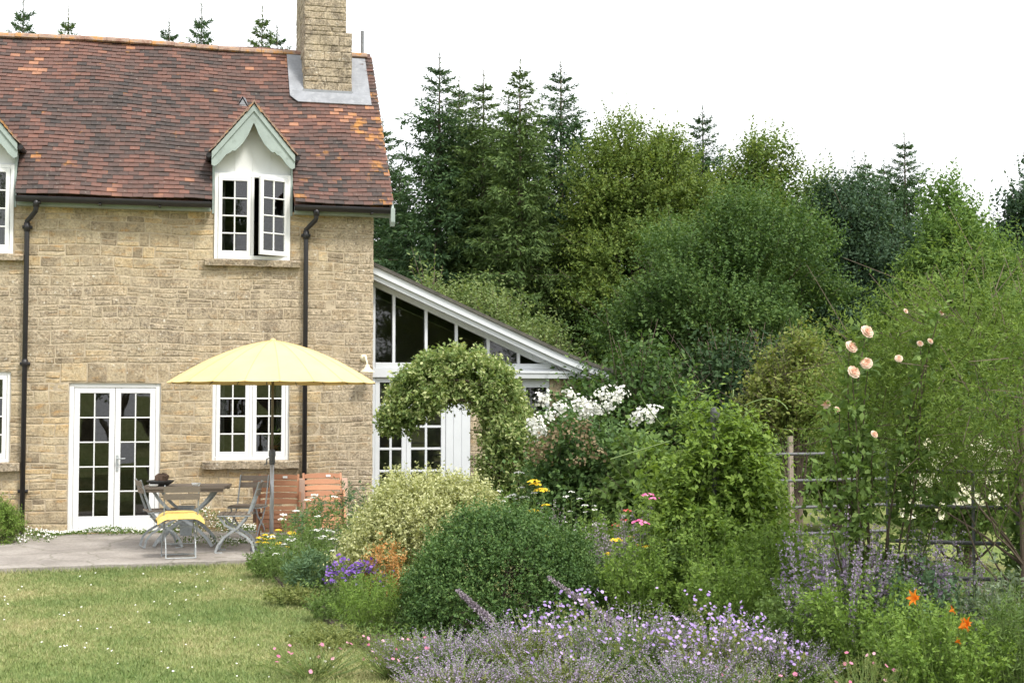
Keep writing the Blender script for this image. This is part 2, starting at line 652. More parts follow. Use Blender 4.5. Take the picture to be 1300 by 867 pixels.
# ------------------------------------------------------------------ the cottage
RX0, RX1 = -9.0, 0.26                   # roof ends
EY, EZ, RY, RZ = -.27, 4.64, 2.25, 7.46
SL = (RZ - EZ) / (RY - EY)
DX = [-1.745, -5.52]                    # dormer axes
DW, DZA = .55, 6.05                     # half width between dormer eaves, apex
WIN = [(-2.28, -1.20, .99, 2.23), (-6.06, -4.985, .99, 2.23)]
DOOR = (-4.22, -2.99, .02, 2.08)
cot = thing('stone_cottage', 'honey coloured stone cottage with red clay tiled roof and white windows', 'house', (0, 0, 0))

OPEN = [(x0, x1, z0, z1) for x0, x1, z0, z1 in WIN] + [DOOR] + [(d - .535, d + .535, 3.85, 5.3) for d in DX]


def stones(mb, O, u, v, n, u0, u1, levels, opens, rng, hlo=.09, hhi=.19, llo=.16, lhi=.52, proud=.012, snecked=0.0):
    """coursed rubble: every stone a slightly pillowed block standing out of the mortar"""
    O, u, v, n = map(lambda q: np.array(q, float), (O, u, v, n))
    for a, b in zip(levels[:-1], levels[1:]):
        z = a
        hs_ = []
        while z < b - .05:
            h = rng.uniform(hlo, hhi)
            if b - z - h < hlo * .8:
                h = b - z
            hs_.append((z, min(b, z + h)))
            z += h
        for z0, z1 in hs_:
            zm = (z0 + z1) / 2
            iv = [(u0, u1)]
            for ox0, ox1, oz0, oz1 in opens:
                if oz0 < zm < oz1:
                    nw = []
                    for p, q in iv:
                        if ox1 <= p or ox0 >= q:
                            nw.append((p, q))
                        else:
                            if ox0 > p:
                                nw.append((p, ox0))
                            if ox1 < q:
                                nw.append((ox1, q))
                    iv = nw
            for p, q in iv:
                x = p
                while x < q - .02:
                    ln = rng.uniform(llo, lhi) * (.8 + 1.6 * (z1 - z0))
                    if q - x - ln < llo:
                        ln = q - x
                    if z1 - z0 > .12 and rng.random() < snecked:
                        zs = z0 + (z1 - z0) * rng.uniform(.35, .65)
                        stone(mb, O, u, v, n, x, min(q, x + ln), z0, zs, rng, proud)
                        stone(mb, O, u, v, n, x, min(q, x + ln), zs, z1, rng, proud)
                    else:
                        stone(mb, O, u, v, n, x, min(q, x + ln), z0, z1, rng, proud)
                    x += ln


def stone(mb, O, u, v, n, x0, x1, z0, z1, rng, proud=.012, val=None):
    g = rng.uniform(.002, .006)
    x0 += g
    x1 -= g
    z0 += g
    z1 -= g
    nx, nz = max(3, min(7, int((x1 - x0) / .06) + 2)), 4
    dp = rng.uniform(.0005, proud * .6)
    V, Fc = [], []
    tl, tr = rng.uniform(-.005, .005, 2)
    for j in range(nz):
        for i in range(nx):
            s, r = i / (nx - 1), j / (nz - 1)
            edge_ = i in (0, nx - 1) or j in (0, nz - 1)
            cs = s if i in (0, nx - 1) else s + (.5 - s) * 0.0
            if i == 1:
                cs = min(.012 / (x1 - x0), .3)
            if i == nx - 2:
                cs = 1 - min(.012 / (x1 - x0), .3)
            cr = r
            if j == 1:
                cr = min(.011 / (z1 - z0), .3)
            if j == nz - 2:
                cr = 1 - min(.011 / (z1 - z0), .3)
            xx = x0 + (x1 - x0) * cs + rng.uniform(-.006, .006)
            zz = z0 + (z1 - z0) * cr + rng.uniform(-.004, .004) + (tl * (1 - s) + tr * s) * .6
            d = -.004 if edge_ else dp + rng.uniform(-.004, .004)
            V.append(O + u * xx + v * zz + n * d)
    for j in range(nz - 1):
        for i in range(nx - 1):
            k = j * nx + i
            Fc.append([k, k + 1, k + nx + 1, k + nx])
    mb.add(V, Fc, float(rng.uniform(0, 1)) if val is None else val)


rng = np.random.default_rng(5)
random.seed(3)
wb = MB()
stones(wb, (0, 0, 0), (1, 0, 0), (0, 0, 1), (0, -1, 0), RX0 + .3, 0.0, [GZ - .03, .02, .97, 2.08, 2.36, 3.84, 4.56],
       OPEN + [(DOOR[0] - .12, DOOR[1] + .12, 2.08, 2.36)], rng, .085, .20, .12, .46, snecked=.3)
wb.v = [(x_ + .008 * math.sin(z_ * 9 + x_ * 3), y_, z_ + .011 * math.sin(x_ * 2.3 + z_ * 1.1) + .008 * math.sin(x_ * 6.1 + z_ * 5)) for x_, y_, z_ in wb.v]
# segmental lintel of tall stones over the french doors
xs = [DOOR[0] - .12, -3.98, -3.72, -3.46, -3.2, DOOR[1] + .12]
for a, b in zip(xs[:-1], xs[1:]):
    stone(wb, np.zeros(3), np.array((1, 0, 0)), np.array((0, 0, 1.)), np.array((0, -1., 0)), a, b, 2.09, 2.36, rng, .014)
wo = wb.build('wall', M['stone'], cot, smooth=False)

# the walls behind the facing: front with openings, gables, back, floors
bk = MB()
xsb = sorted(set([RX0 + .3, -.004] + [o[0] for o in OPEN] + [o[1] for o in OPEN]))
zsb = sorted(set([GZ - .1, 4.56] + [o[2] for o in OPEN] + [min(4.56, o[3]) for o in OPEN]))
for a, b in zip(xsb[:-1], xsb[1:]):
    for c, d in zip(zsb[:-1], zsb[1:]):
        if not any(o[0] - 1e-4 <= a and b <= o[1] + 1e-4 and o[2] - 1e-4 <= c and d <= o[3] + 1e-4 for o in OPEN):
            bk.box(a, b, .002, .4, c, d, .5)
bk.build('backing', M['mortar'], cot)
gb = MB()
for x0, x1 in ((RX0 + .3, RX0 + .7), (-.4, -.006)):
    gb.prism([(.41, GZ - .1), (4.09, GZ - .1), (4.09, 4.95), (RY, 7.36), (.41, 5.36)], x0, x1, axes=(1, 2, 0))
gb.box(RX0 + .3, -.006, 4.1, 4.5, GZ - .1, 4.95)
gst = MB()
stones(gst, (0, 0, 0), (0, 1, 0), (0, 0, 1), (1, 0, 0), .0, 4.5, [GZ - .03, 2.4, 4.9], [], rng)
for k in range(17):                     # the stepped courses of the gable above eaves level
    z0 = 4.9 + k * .145
    half = (7.36 - z0 - .16) / SL
    if half > .12:
        stones(gst, (0, 0, 0), (0, 1, 0), (0, 0, 1), (1, 0, 0), max(0, RY - half), RY + half, [z0, z0 + .145], [], rng)
gst.build('gable_stone', M['stone'], cot)
gb.build('gable', M['mortar'], cot)
rm = MB()
rm.box(RX0 + .71, -.41, .41, 4.09, -.12, -.005)
rm.box(RX0 + .71, -.41, .41, 4.09, 2.45, 2.6)
rm.box(-2.75, -2.65, .41, 4.09, 0, 2.44)
rm.box(-3.7, -3.6, .41, 4.09, 2.61, 5.0)
rm.build('interior', M['room'], cot)


# roof of plain tiles
DS_ = 1.21


def in_dormer(x, z, mar=0.0):
    return any(abs(x - d) < .57 + mar and z < DZA - .08 - abs(x - d) * 1.21 + mar for d in DX)


up = np.array((0, RY - EY, RZ - EZ))
LEN = float(np.linalg.norm(up))
up = up / LEN
nrm = np.array((0, -up[2], up[1]))
tb = MB()
gauge, tw = .092, .14
rows = int(LEN / gauge)
rng = np.random.default_rng(11)
for r in range(rows):
    off = (r % 2) * tw / 2
    s = r * gauge
    k = 0
    x = RX0 - off
    sag = .012 * math.sin(r * .7)
    while x < RX1 - .02:
        xa, xb = max(x, RX0) + .0015, min(x + tw, RX1) - .0015
        x += tw
        zz = EZ + up[2] * (s + .05)
        for d in DX:
            if zz < DZA - .15 - .57 * DS_:
                if xa < d - .57 < xb:
                    xb = d - .57
                elif xa < d + .57 < xb:
                    xa = d + .57
        if xb - xa < .02:
            continue
        xm = (xa + xb) / 2
        if in_dormer(xm, zz):
            continue
        if abs(xm + .575) < .33 and EZ + up[2] * s > 6.42:
            pass
        j = rng.uniform(-.004, .004, 4)
        base = np.array((0, EY, EZ))
        th = .013

        def P(xx, ss, nn):
            # the old roof sags a little along the ridge and over the rafters
            w_ = .03 * math.sin(xx * 1.3 + .6) * math.sin(math.pi * min(1, ss / LEN)) + .012 * math.sin(xx * 4.1 + ss * 2)
            q = base + up * ss + nrm * (nn + w_)
            return (xx, q[1], q[2])
        lo, hi = s + j[0] * .8, s + .175
        nl, nh = .026 + j[1], .004
        V = [P(xa, lo, nl), P(xb, lo + j[2], nl + j[3]), P(xb, hi, nh), P(xa, hi, nh), P(xa, lo, nl + th), P(xb, lo + j[2], nl + th + j[3]), P(xb, hi, nh + th), P(xa, hi, nh + th)]
        tb.add(V, [(3, 2, 1, 0), (4, 5, 6, 7), (0, 1, 5, 4), (1, 2, 6, 5), (2, 3, 7, 6), (3, 0, 4, 7)], float(rng.beta(2.1, 2.3)) if rng.random() > .014 else 1.0)
roof = tb.build('roof', M['tile'], cot)
ub = MB()                               # boarding under the tiles, and the rear slope
for r in range(20):
    for c in range(93):
        xa = RX0 + .05 + c * (RX1 - RX0 - .1) / 93
        xb = RX0 + .05 + (c + 1) * (RX1 - RX0 - .1) / 93
        sa, sb = r * LEN / 20, (r + 1) * LEN / 20
        if in_dormer((xa + xb) / 2, EZ + up[2] * (sa + sb) / 2, .02):
            continue
        q0 = np.array((0, EY, EZ)) + up * sa - nrm * .035
        q1 = np.array((0, EY, EZ)) + up * sb - nrm * .035
        ub.add([(xa, q0[1], q0[2]), (xb, q0[1], q0[2]), (xb, q1[1], q1[2]), (xa, q1[1], q1[2])], [(0, 1, 2, 3)])
yb = 2 * RY - EY
ub.add([(RX0, RY, RZ), (RX1, RY, RZ), (RX1, yb, EZ), (RX0, yb, EZ)], [(0, 1, 2, 3)])
ub.build('roof_boarding', M['tile'], roof)
rt = MB()
x = RX0
k = 0
while x < RX1 - .1:
    x1 = min(x + .34, RX1)
    if -.92 < x and k == 0:
        rt.build('ridge_tiles', M['ridge'], roof)
        rt = MB()
        k = 1
    if not (-.92 < x and x1 < -.25):
        dz = .02 * math.sin(x * 1.3 + .6)
        pts = []
        for t in range(7):
            a = math.pi * t / 6
            pts.append((-.125 * math.cos(a), .02 + .085 * math.sin(a)))
        pts2 = [(p[0] * .8, p[1] - .02) for p in pts][::-1]
        rt.prism([(RY + p[0], RZ - .045 + dz + p[1]) for p in pts + pts2], x + .003, x1 - .003, axes=(1, 2, 0))
    x = x1
rt.build('ridge_tiles', M['ridge'], roof)
vg = MB()
for sgn in (1,):
    p0 = np.array((RX1 - .02, EY + .02, EZ - .07))
    p1 = np.array((RX1 - .02, RY, RZ - .09))
    vg.bar(p0, p1, .03, .15)
    vg.bar((RX1 - .02, yb - .02, EZ - .07), p1, .03, .15)
vg.prism([(EY - .05, 4.62), (EY + .12, 4.62), (EY + .1, 4.44), (EY + .04, 4.36), (EY - .02, 4.36), (EY - .05, 4.42)], RX1 - .05, RX1 + .01, axes=(1, 2, 0))
vg.build('verge_board', M['sage'], cot)

# fascia, gutters and downpipes
GX = [(-4.93, -2.33), (-1.16, RX1 + .02), (RX0, -6.1)]
fb = MB()
for a, b in GX:
    fb.box(a, min(b, .24), -.16, -.135, 4.515, 4.60)
    fb.box(a, min(b, .24), -.135, -.02, 4.515, 4.53)
fb.build('fascia_board', M['sage'], cot)
for a, b in GX:
    g = MB()
    n = 8
    pr = []
    for t in range(n + 1):
        an = math.pi * t / n
        pr.append((-.25 - .062 * math.cos(an), 4.615 - .07 * math.sin(an)))
    pr += [(y * 0 + (-.25 + (y + .25) * .85), z + .008) for y, z in pr[::-1]]
    g.prism(pr, a, b, axes=(1, 2, 0))
    for e in (a, b):
        g.prism(pr[:n + 1], e - .006, e + .006, axes=(1, 2, 0))
    x = a + .3
    while x < b:
        g.box(x - .015, x + .015, -.318, -.16, 4.53, 4.545)
        x += .8
    g.build('gutter', M['black'], cot, smooth=False)
for dx, dz0 in ((-4.80, GZ), (-.985, GZ)):
    d_ = MB()
    tx = dx + .13
    d_.tube([(tx, -.25, 4.56), (tx, -.25, 4.46), (tx - .01, -.235, 4.42), (dx + .05, -.13, 4.35), (dx, -.08, 4.30), (dx, -.08, 4.2), (dx, -.08, dz0)], .034, 10)
    d_.tube([(dx, -.08, 4.28), (dx, -.08, 4.16)], .043, 10)
    d_.tube([(dx, -.08, 2.3), (dx, -.08, 2.4)], .042, 10)
    d_.tube([(tx, -.25, 4.58), (tx, -.25, 4.48)], .045, 10)
    for z in (.6, 2.34, 4.22):
        d_.box(dx - .065, dx + .065, -.075, .0, z - .02, z + .02)
    d_.build('downpipe', M['black'], cot, smooth=True)


# windows
def casement(x0, x1, z0, z1, cols, rows_, parent, y=.05, rot=None, name='casement', st=.055, bot=.065, mw=.02, mat=None):
    """one glazed leaf; rot = (hinge x, angle) swings it outwards"""
    f, g = MB(), MB()
    y0, y1 = y, y + .045
    f.box(x0, x0 + st, y0, y1, z0, z1, .5)
    f.box(x1 - st, x1, y0, y1, z0, z1, .5)
    f.box(x0 + st, x1 - st, y0, y1, z0, z0 + bot, .5)
    f.box(x0 + st, x1 - st, y0, y1, z1 - st, z1, .5)
    a, b, c, d = x0 + st, x1 - st, z0 + bot, z1 - st
    for i in range(1, cols):
        xx = a + (b - a) * i / cols
        f.box(xx - mw / 2, xx + mw / 2, y0 + .008, y1 - .008, c, d, .5)
    for j in range(1, rows_):
        zz = c + (d - c) * j / rows_
        f.box(a, b, y0 + .006, y1 - .006, zz - mw / 2, zz + mw / 2, .5)
    for i in range(cols):
        for j in range(rows_):
            xa, xb = a + (b - a) * i / cols, a + (b - a) * (i + 1) / cols
            za, zb = c + (d - c) * j / rows_, c + (d - c) * (j + 1) / rows_
            e = np.random.default_rng(int(abs(x0 * 991 + i * 37 + j * 11 + z0 * 7)) + 1).uniform(-.007, .007, 3)
            yc = (y0 + y1) / 2
            g.add([(xa, yc + e[0], za), (xb, yc + e[1], za), (xb, yc + e[1] + e[2], zb), (xa, yc + e[0] + e[2], zb)], [(0, 1, 2, 3)])
    if rot:
        hx, an = rot
        for mbx in (f, g):
            mbx.v = [(hx + (px - hx) * math.cos(an) - (py - y1) * math.sin(an) * 1, y1 + (px - hx) * math.sin(an) + (py - y1) * math.cos(an), pz) for px, py, pz in mbx.v]
    o = f.build(name, mat or M['white'], parent, bevel=.004)
    g.build('glass', M['glass'], parent)
    return o


def window(x0, x1, z0, z1, parent, opened=False, y=.03):
    f = MB()
    fw = .05
    f.box(x0, x0 + fw, y, y + .09, z0, z1)
    f.box(x1 - fw, x1, y, y + .09, z0, z1)
    f.box(x0 + fw, x1 - fw, y, y + .09, z1 - fw, z1)
    f.box(x0 + fw, x1 - fw, y - .02, y + .09, z0, z0 + .055)
    xm = (x0 + x1) / 2
    f.box(xm - .022, xm + .022, y + .002, y + .088, z0 + .055, z1 - fw)
    o = f.build('window', M['white'], parent, bevel=.004)
    ia, ib, ic, id_ = x0 + fw, x1 - fw, z0 + .055, z1 - fw
    casement(ia + .004, xm - .024, ic + .003, id_ - .003, 2, 4, o, y - .008)
    if opened:
        casement(xm + .024, ib - .004, ic + .003, id_ - .003, 2, 4, o, y - .008, rot=(ib, R(28)))
    else:
        casement(xm + .024, ib - .004, ic + .003, id_ - .003, 2, 4, o, y - .008)
    return o


def sill(x0, x1, z0, z1, parent):
    s = MB()
    n = 12
    V = []
    rr = np.random.default_rng(int(abs(x0) * 100 + z0 * 7))
    for i in range(n + 1):
        x = x0 + (x1 - x0) * i / n
        j = rr.uniform(-.008, .008, 4)
        V += [(x, -.09 + j[0], z0 + j[1]), (x, -.10 + j[2], z1 - .015 + j[3]), (x, -.07, z1), (x, .06, z1), (x, .06, z0)]
    Fc = []
    for i in range(n):
        for k in range(5):
            k2 = (k + 1) % 5
            Fc.append([i * 5 + k, (i + 1) * 5 + k, (i + 1) * 5 + k2, i * 5 + k2])
    Fc += [[0, 1, 2, 3, 4], [n * 5 + 4, n * 5 + 3, n * 5 + 2, n * 5 + 1, n * 5]]
    s.add(V, Fc)
    return s.build('sill', M['sillst'], parent)


for x0, x1, z0, z1 in WIN:
    wn = window(x0, x1, z0, z1, cot)
    sill(x0 - .13, x1 + .14, z0 - .115, z0 - .003, wn)

cu_m = paint('grey_curtain_cloth', (.42, .40, .38), .9, .1, 5, .1)


def curtain(x0, x1, z0, z1, y):
    n = 28
    V, Fc = [], []
    for i in range(n + 1):
        x = x0 + (x1 - x0) * i / n
        yy = y + .025 * math.sin(i * 1.45) + .01 * math.sin(i * 3.1)
        V += [(x, yy, z0), (x, yy * .7 + y * .3, z1)]
    for i in range(n):
        Fc.append([2 * i, 2 * i + 2, 2 * i + 3, 2 * i + 1])
    return mesh_obj('curtain', V, Fc, cu_m, cot)


for a, b, c, d in ((-6.03, -5.86, 3.88, 5.05), (-5.22, -5.0, 3.88, 5.05), (-2.25, -2.12, 3.88, 5.05), (-2.25, -2.1, 1.0, 2.2), (-1.37, -1.22, 1.0, 2.2), (-5.2, -5.02, 1.0, 2.2)):
    curtain(a, b, c, d, .24)
# french doors
df = MB()
dx0, dx1, dz0, dz1 = DOOR
y = .03
df.box(dx0, dx0 + .065, y, y + .1, dz0, dz1)
df.box(dx1 - .065, dx1, y, y + .1, dz0, dz1)
df.box(dx0 + .065, dx1 - .065, y, y + .1, dz1 - .06, dz1)
df.box(dx0 + .065, dx1 - .065, y - .03, y + .12, dz0, dz0 + .05)
fd = df.build('french_doors', M['white'], cot, bevel=.004)
xm = (dx0 + dx1) / 2
dl = casement(dx0 + .068, xm - .003, dz0 + .053, dz1 - .064, 2, 5, fd, y + .01, name='door_leaf', st=.075, bot=.16, mw=.018)
dr = casement(xm + .003, dx1 - .068, dz0 + .053, dz1 - .064, 2, 5, fd, y + .01, name='door_leaf', st=.075, bot=.16, mw=.018)
hb = MB()
hb.box(xm + .025, xm + .055, y - .002, y + .01, .86, 1.08)
hb.tube([(xm + .04, y - .002, 1.03), (xm + .04, y - .05, 1.03), (xm + .15, y - .052, 1.03)], .009, 8)
hb.build('handle', M['metal'], fd)

# the dormers
DS = 1.21                                # dormer roof slope
for i, d in enumerate(DX):
    pb = MB()                           # boarded gable and cheeks
    zt = 5.085
    pts = [(d - .535, zt), (d + .535, zt), (d + .535, DZA - .10 - .535 * DS), (d, DZA - .10), (d - .535, DZA - .10 - .535 * DS)]
    pb.prism(pts, .035, .06)
    for bx in (-.25, 0, .25):
        pb.box(d + bx - .004, d + bx + .004, .027, .0349, zt + .05, DZA - .15 - abs(bx) * DS)
    dm = pb.build('dormer', M['white2'], cot)
    for sg in (-1, 1):
        ck = MB()
        x0, x1 = sorted((d + sg * .536, d + sg * .566))
        ztop = DZA - .06 - .55 * DS
        yt = EY + (ztop - EZ) / SL
        ck.box(x0, x1, -.02, .02, 4.50, ztop)
        ck.prism([(.0205, 4.7), (.0205, ztop), (yt, ztop)], x0 + .003, x1 - .003, axes=(1, 2, 0))
        ck.build('cheek', M['sage'], dm)
    window(d - .535, d + .535, 3.85, 5.085, dm, opened=(i == 0), y=-.03)
    sill(d - .66, d + .68, 3.755, 3.847, dm)
    # scalloped bargeboards
    for sg in (-1, 1):
        bb = MB()
        up_, lo_ = [], []
        n = 30
        for k in range(n + 1):
            t = k / n
            hx = t * (DW + .035)
            zu = DZA - hx * DS
            wdt = float(np.interp(t, [0, .04, .12, .25, .40, .46, .50, .58, .62, .72, .80, .92, 1.0], [.25, .27, .33, .37, .36, .345, .305, .295, .265, .26, .27, .25, .17]))
            zl = zu - wdt
            up_.append((d + sg * hx, zu))
            lo_.append((d + sg * hx, zl))
        for k in range(n):
            q = [up_[k], up_[k + 1], lo_[k + 1], lo_[k]]
            if sg < 0:
                q = q[::-1]
            bb.prism(q[::-1], -.175, -.145)
            if k >= 0:
                a, b = up_[k], up_[k + 1]
                q2 = [(a[0], a[1] + .012), (b[0], b[1] + .012), (b[0], b[1] - .085), (a[0], a[1] - .085)]
                if sg < 0:
                    q2 = q2[::-1]
                bb.prism(q2[::-1], -.195, -.1751)
        bb.build('bargeboard', M['sage'], dm)
    # little tiled roof: two slopes back to the main roof
    tr = MB()
    yend = EY + (DZA - EZ) / SL + .1
    su = np.array((1.0, 0, -DS))
    su /= np.linalg.norm(su)
    sl_len = (DW + .05) / su[0]
    nrows = 11
    for sg in (-1, 1):
        nn = np.array((sg * DS, 0, 1.0))
        nn /= np.linalg.norm(nn)
        dn = np.array((sg * su[0], 0, su[2]))
        for r_ in range(nrows):
            s0 = sl_len * (r_ + 1) / nrows
            s1 = s0 - .14
            zrow = DZA + dn[2] * s0
            yl = EY + (zrow - EZ) / SL + .12
            y_ = -.215 - (r_ % 2) * .0
            while y_ < yl:
                y2 = min(y_ + .16, yl + .02)
                A = np.array((d, 0, DZA + .015))
                a0 = A + dn * s0 + nn * .026
                a1 = A + dn * max(0, s1) + nn * .006
                V = []
                for q, yy in ((a0, y_), (a0, y2 - .002), (a1, y2 - .002), (a1, y_)):
                    V.append((q[0], yy, q[2]))
                for q, yy in ((a0, y_), (a0, y2 - .002), (a1, y2 - .002), (a1, y_)):
                    qq = q + nn * .014
                    V.append((qq[0], yy, qq[2]))
                tr.add(V, [(3, 2, 1, 0), (4, 5, 6, 7), (0, 1, 5, 4), (1, 2, 6, 5), (2, 3, 7, 6), (3, 0, 4, 7)], float(rng.beta(2, 2)))
                y_ = y2
    tr.build('roof', M['ridge'], dm)
    rg = MB()
    y_ = -.22
    while y_ < yend:
        rg.prism([(d - .11, DZA - .10), (d, DZA + .075), (d + .11, DZA - .10), (d + .09, DZA - .10), (d, DZA + .045), (d - .09, DZA - .10)][::-1], y_, min(y_ + .28, yend))
        y_ += .283
    rg.build('ridge_tiles', M['ridge'], dm)
    ld = MB()                           # soffit under the overhang
    for sg in (-1, 1):
        ld.prism([(d, DZA - .03), (d + sg * (DW + .02), DZA - .03 - (DW + .02) * DS), (d + sg * (DW + .02), DZA - .05 - (DW + .02) * DS), (d, DZA - .05)][::sg], -.15, .3)
    ld.build('soffit', M['white2'], dm)
    for sg in (-1, 1):                  # dark stub of gutter at each dormer eave
        ev = MB()
        xe = d + sg * (DW + .075)
        ev.tube([(xe, -.18, DZA - (DW + .09) * DS + .035), (xe, .42, DZA - (DW + .09) * DS + .06)], .036, 8)
        ev.build('gutter', M['black'], dm)

# chimney
CX0, CX1, CZ0 = -1.005, -.285, 6.40
CY0 = EY + (6.84 - EZ) / SL - .02


def roofpt(px, py):
    r = ray(px, py)
    k = ((EZ - CAM[2]) - SL * (EY - CAM[1])) / (r[2] - SL * r[1])
    return CAM + r * k


pl_, pr_ = roofpt(386, 120), roofpt(446, 120)
CX0, CX1, CY0 = float(pl_[0]), float(pr_[0]), float(pl_[1])
CZB = EZ + (CY0 - EY) * SL
print('chimney', CX0, CX1, CY0, CZB)
ch = MB()
CH = 1.6                               # depth front to back
rngc = np.random.default_rng(4)
STEP = float(wallpt(440, 42, CY0)[2])
CX2 = float(wallpt(439.5, 30, CY0)[0])
lv = [CZB - .25, STEP, 9.15]
stones(ch, (0, CY0, 0), (1, 0, 0), (0, 0, 1), (0, -1, 0), CX0, CX1, [CZB - .25, STEP], [], rngc, .08, .17, .12, .36, .012)
stones(ch, (0, CY0, 0), (1, 0, 0), (0, 0, 1), (0, -1, 0), CX0, CX2, [STEP, 9.15], [], rngc, .08, .17, .12, .36, .012)
for xf, sgn in ((CX0, -1), (CX1, 1)):
    stones(ch, (xf, CY0, 0), (0, 1, 0), (0, 0, 1), (sgn, 0, 0), 0, CH, [CZB - .25, STEP] if sgn > 0 else [CZB - .25, 9.15], [], rngc, .08, .17, .12, .36, .012)
stones(ch, (CX2, CY0, 0), (0, 1, 0), (0, 0, 1), (1, 0, 0), 0, CH, [STEP, 9.15], [], rngc, .08, .17, .12, .36, .012)
for k in range(2):
    ch.box(CX0 + .004, (CX1, CX2)[k] - .004, CY0 + .008, CY0 + CH, (CZB - .4, STEP - .01)[k], (STEP - .012, 9.14)[k], .4)
ch.box(CX0 - .05, CX2 + .05, CY0 - .05, CY0 + CH + .05, 9.14, 9.3, .5)
chim = ch.build('chimney', M['chim'], cot)
lf = MB()
ta, tb_ = roofpt(364, 75), roofpt(465, 137)


def rp(x, y, h=.055):
    z = EZ + (y - EY) * SL
    return (x, y - up[2] * h, z + up[1] * h)


yl = float(tb_[1])
xl, xr = float(ta[0]) , float(roofpt(466, 100)[0])
apron = [rp(CX0 + .02, CY0 + .02), rp(CX0 + .02, yl), rp(CX1 - .02, yl), rp(CX1 - .02, CY0 + .02)]


def sheet(mb, P, th=.012):
    V = [np.array(p) for p in P] + [np.array(p) - nrm * th for p in P]
    n = len(P)
    mb.add(V, [list(range(n)), list(range(2 * n - 1, n - 1, -1))] + [[i, i + n, (i + 1) % n + n, (i + 1) % n] for i in range(n)])


sheet(lf, [rp(xl + .12, yl), rp(xr, yl), rp(xr, CY0 + .0), rp(xl, CY0), rp(xl, yl + .1)])
sheet(lf, [rp(xl, CY0 + .001), rp(CX0, CY0 + .001), rp(CX0, RY - .08), rp(xl - .0, RY - .08)])
sheet(lf, [rp(CX1, CY0 + .001), rp(xr, CY0 + .001), rp(xr, RY - .08), rp(CX1, RY - .08)])
lf.box(CX0 - .02, CX1 + .02, CY0 - .03, CY0 - .018, CZB - .03, CZB + .08)
lf.build('lead_flashing', M['lead'], chim)
vt = MB()
vp = roofpt(308, 133)
vx, vy, vz = map(float, vp)
vt.add([(vx - .09, vy - .03, vz - .04), (vx, vy - .03, vz + .12), (vx + .09, vy - .03, vz - .04), (vx - .09, vy + .22, vz + .12), (vx, vy + .3, vz + .2), (vx + .09, vy + .22, vz + .12)],
       [(0, 1, 4, 3), (1, 2, 5, 4)])
vt.add([(vx - .075, vy - .02, vz - .05), (vx, vy - .02, vz + .085), (vx + .075, vy - .02, vz - .05)], [(0, 1, 2)])
vt.build('roof_vent', M['lead'], roof)
fl = MB()
fp = at(459, 50, 23.0)
fl.tube([(fp[0], RY + .3, 7.1), (fp[0], RY + .3, 7.98)], .028, 8)
fl.build('flue_pipe', M['lead'], cot)

# ------------------------------------------------------------------ the conservatory (lean-to against the gable)
KY = .40
con = thing('conservatory', 'white painted lean-to conservatory with sloping glazed gable against the cottage end', 'conservatory', (1.7, KY, 0))
EX, EZc = 3.52, 2.30                    # eave
TZ = 3.86                               # roof height at the cottage wall
ks = (TZ - EZc) / EX


def rl(x, off=0.0):
    """top line of the roof at x, with a bell-cast foot"""
    return TZ - ks * x + .06 * max(0, (x - 2.7) / .9) ** 2 + off


cf = MB()
cf.box(.012, .09, KY, KY + .1, -.12, rl(.08) - .18)
tz0, tz1 = 2.33, 2.41
cf.box(.09, 2.95, KY - .012, KY + .1, tz0, tz1)
for px in (500, 541, 579.5, 620, 658.5):
    x = float(wallpt(px, 440, KY)[0])
    cf.box(x - .022, x + .022, KY, KY + .09, tz1, rl(x) - .25)
n = 12
for k in range(n):                      # sloping head
    a, b = .01 + (3.1 - .01) * k / n, .01 + (3.1 - .01) * (k + 1) / n
    cf.prism([(a, max(tz1 - .02, rl(a) - .285)), (b, max(tz1 - .02, rl(b) - .285)), (b, rl(b) - .20), (a, rl(a) - .20)], KY - .01, KY + .09)
cf.box(.012, 3.42, KY - .03, KY + .1, 2.19, 2.328)
cf.build('frame', M['cwhite'], con, bevel=.003)
cb = MB()
for k in range(20):
    a, b = -.0 + 3.66 * k / 20 + .012, 3.66 * (k + 1) / 20 + .012
    cb.prism([(a, rl(a) - .135), (b, rl(b) - .135), (b, rl(b) - .025), (a, rl(a) - .025)], KY - .24, KY - .21)
    if b < 3.5:
        cb.prism([(a, rl(a) - .215), (b, rl(b) - .215), (b, rl(b) - .13), (a, rl(a) - .13)], KY - .2, KY - .012)
cb.build('bargeboard', M['cwhite'], con)
cr = MB()
for k in range(20):
    a, b = 3.70 * k / 20 + .012, 3.70 * (k + 1) / 20 + .012
    cr.prism([(a, rl(a) - .022), (b, rl(b) - .022), (b, rl(b) + .03), (a, rl(a) + .03)], KY - .27, 3.2)
cr.build('roof', M['slate'], con)
cg = MB()
gz = 2.245
cg.prism([(KY - .13, gz - .06), (KY - .06, gz - .06), (KY - .05, gz + .05), (KY - .155, gz + .05), (KY - .155, gz + .02), (KY - .14, gz + .0)], 2.2, 3.72, axes=(1, 2, 0))
cg.build('gutter', M['cwhite'], con)
cg = MB()
cg.prism([(3.53, gz - .05), (3.64, gz - .05), (3.66, gz + .05), (3.53, gz + .05)], KY - .05, 3.2)
cg.build('gutter', M['cwhite'], con)
gg = MB()
ms_ = [.09] + [float(wallpt(px, 440, KY)[0]) for px in (500, 541, 579.5, 620, 658.5)] + [2.93]
for a, b in zip(ms_[:-1], ms_[1:]):
    za, zb = max(tz1, rl(a) - .25), max(tz1, rl(b) - .25)
    gg.add([(a, KY + .045, tz1), (b, KY + .045, tz1), (b, KY + .045, zb), (a, KY + .045, za)], [(0, 1, 2, 3)])
gg.build('gable_glass', M['glass'], con)
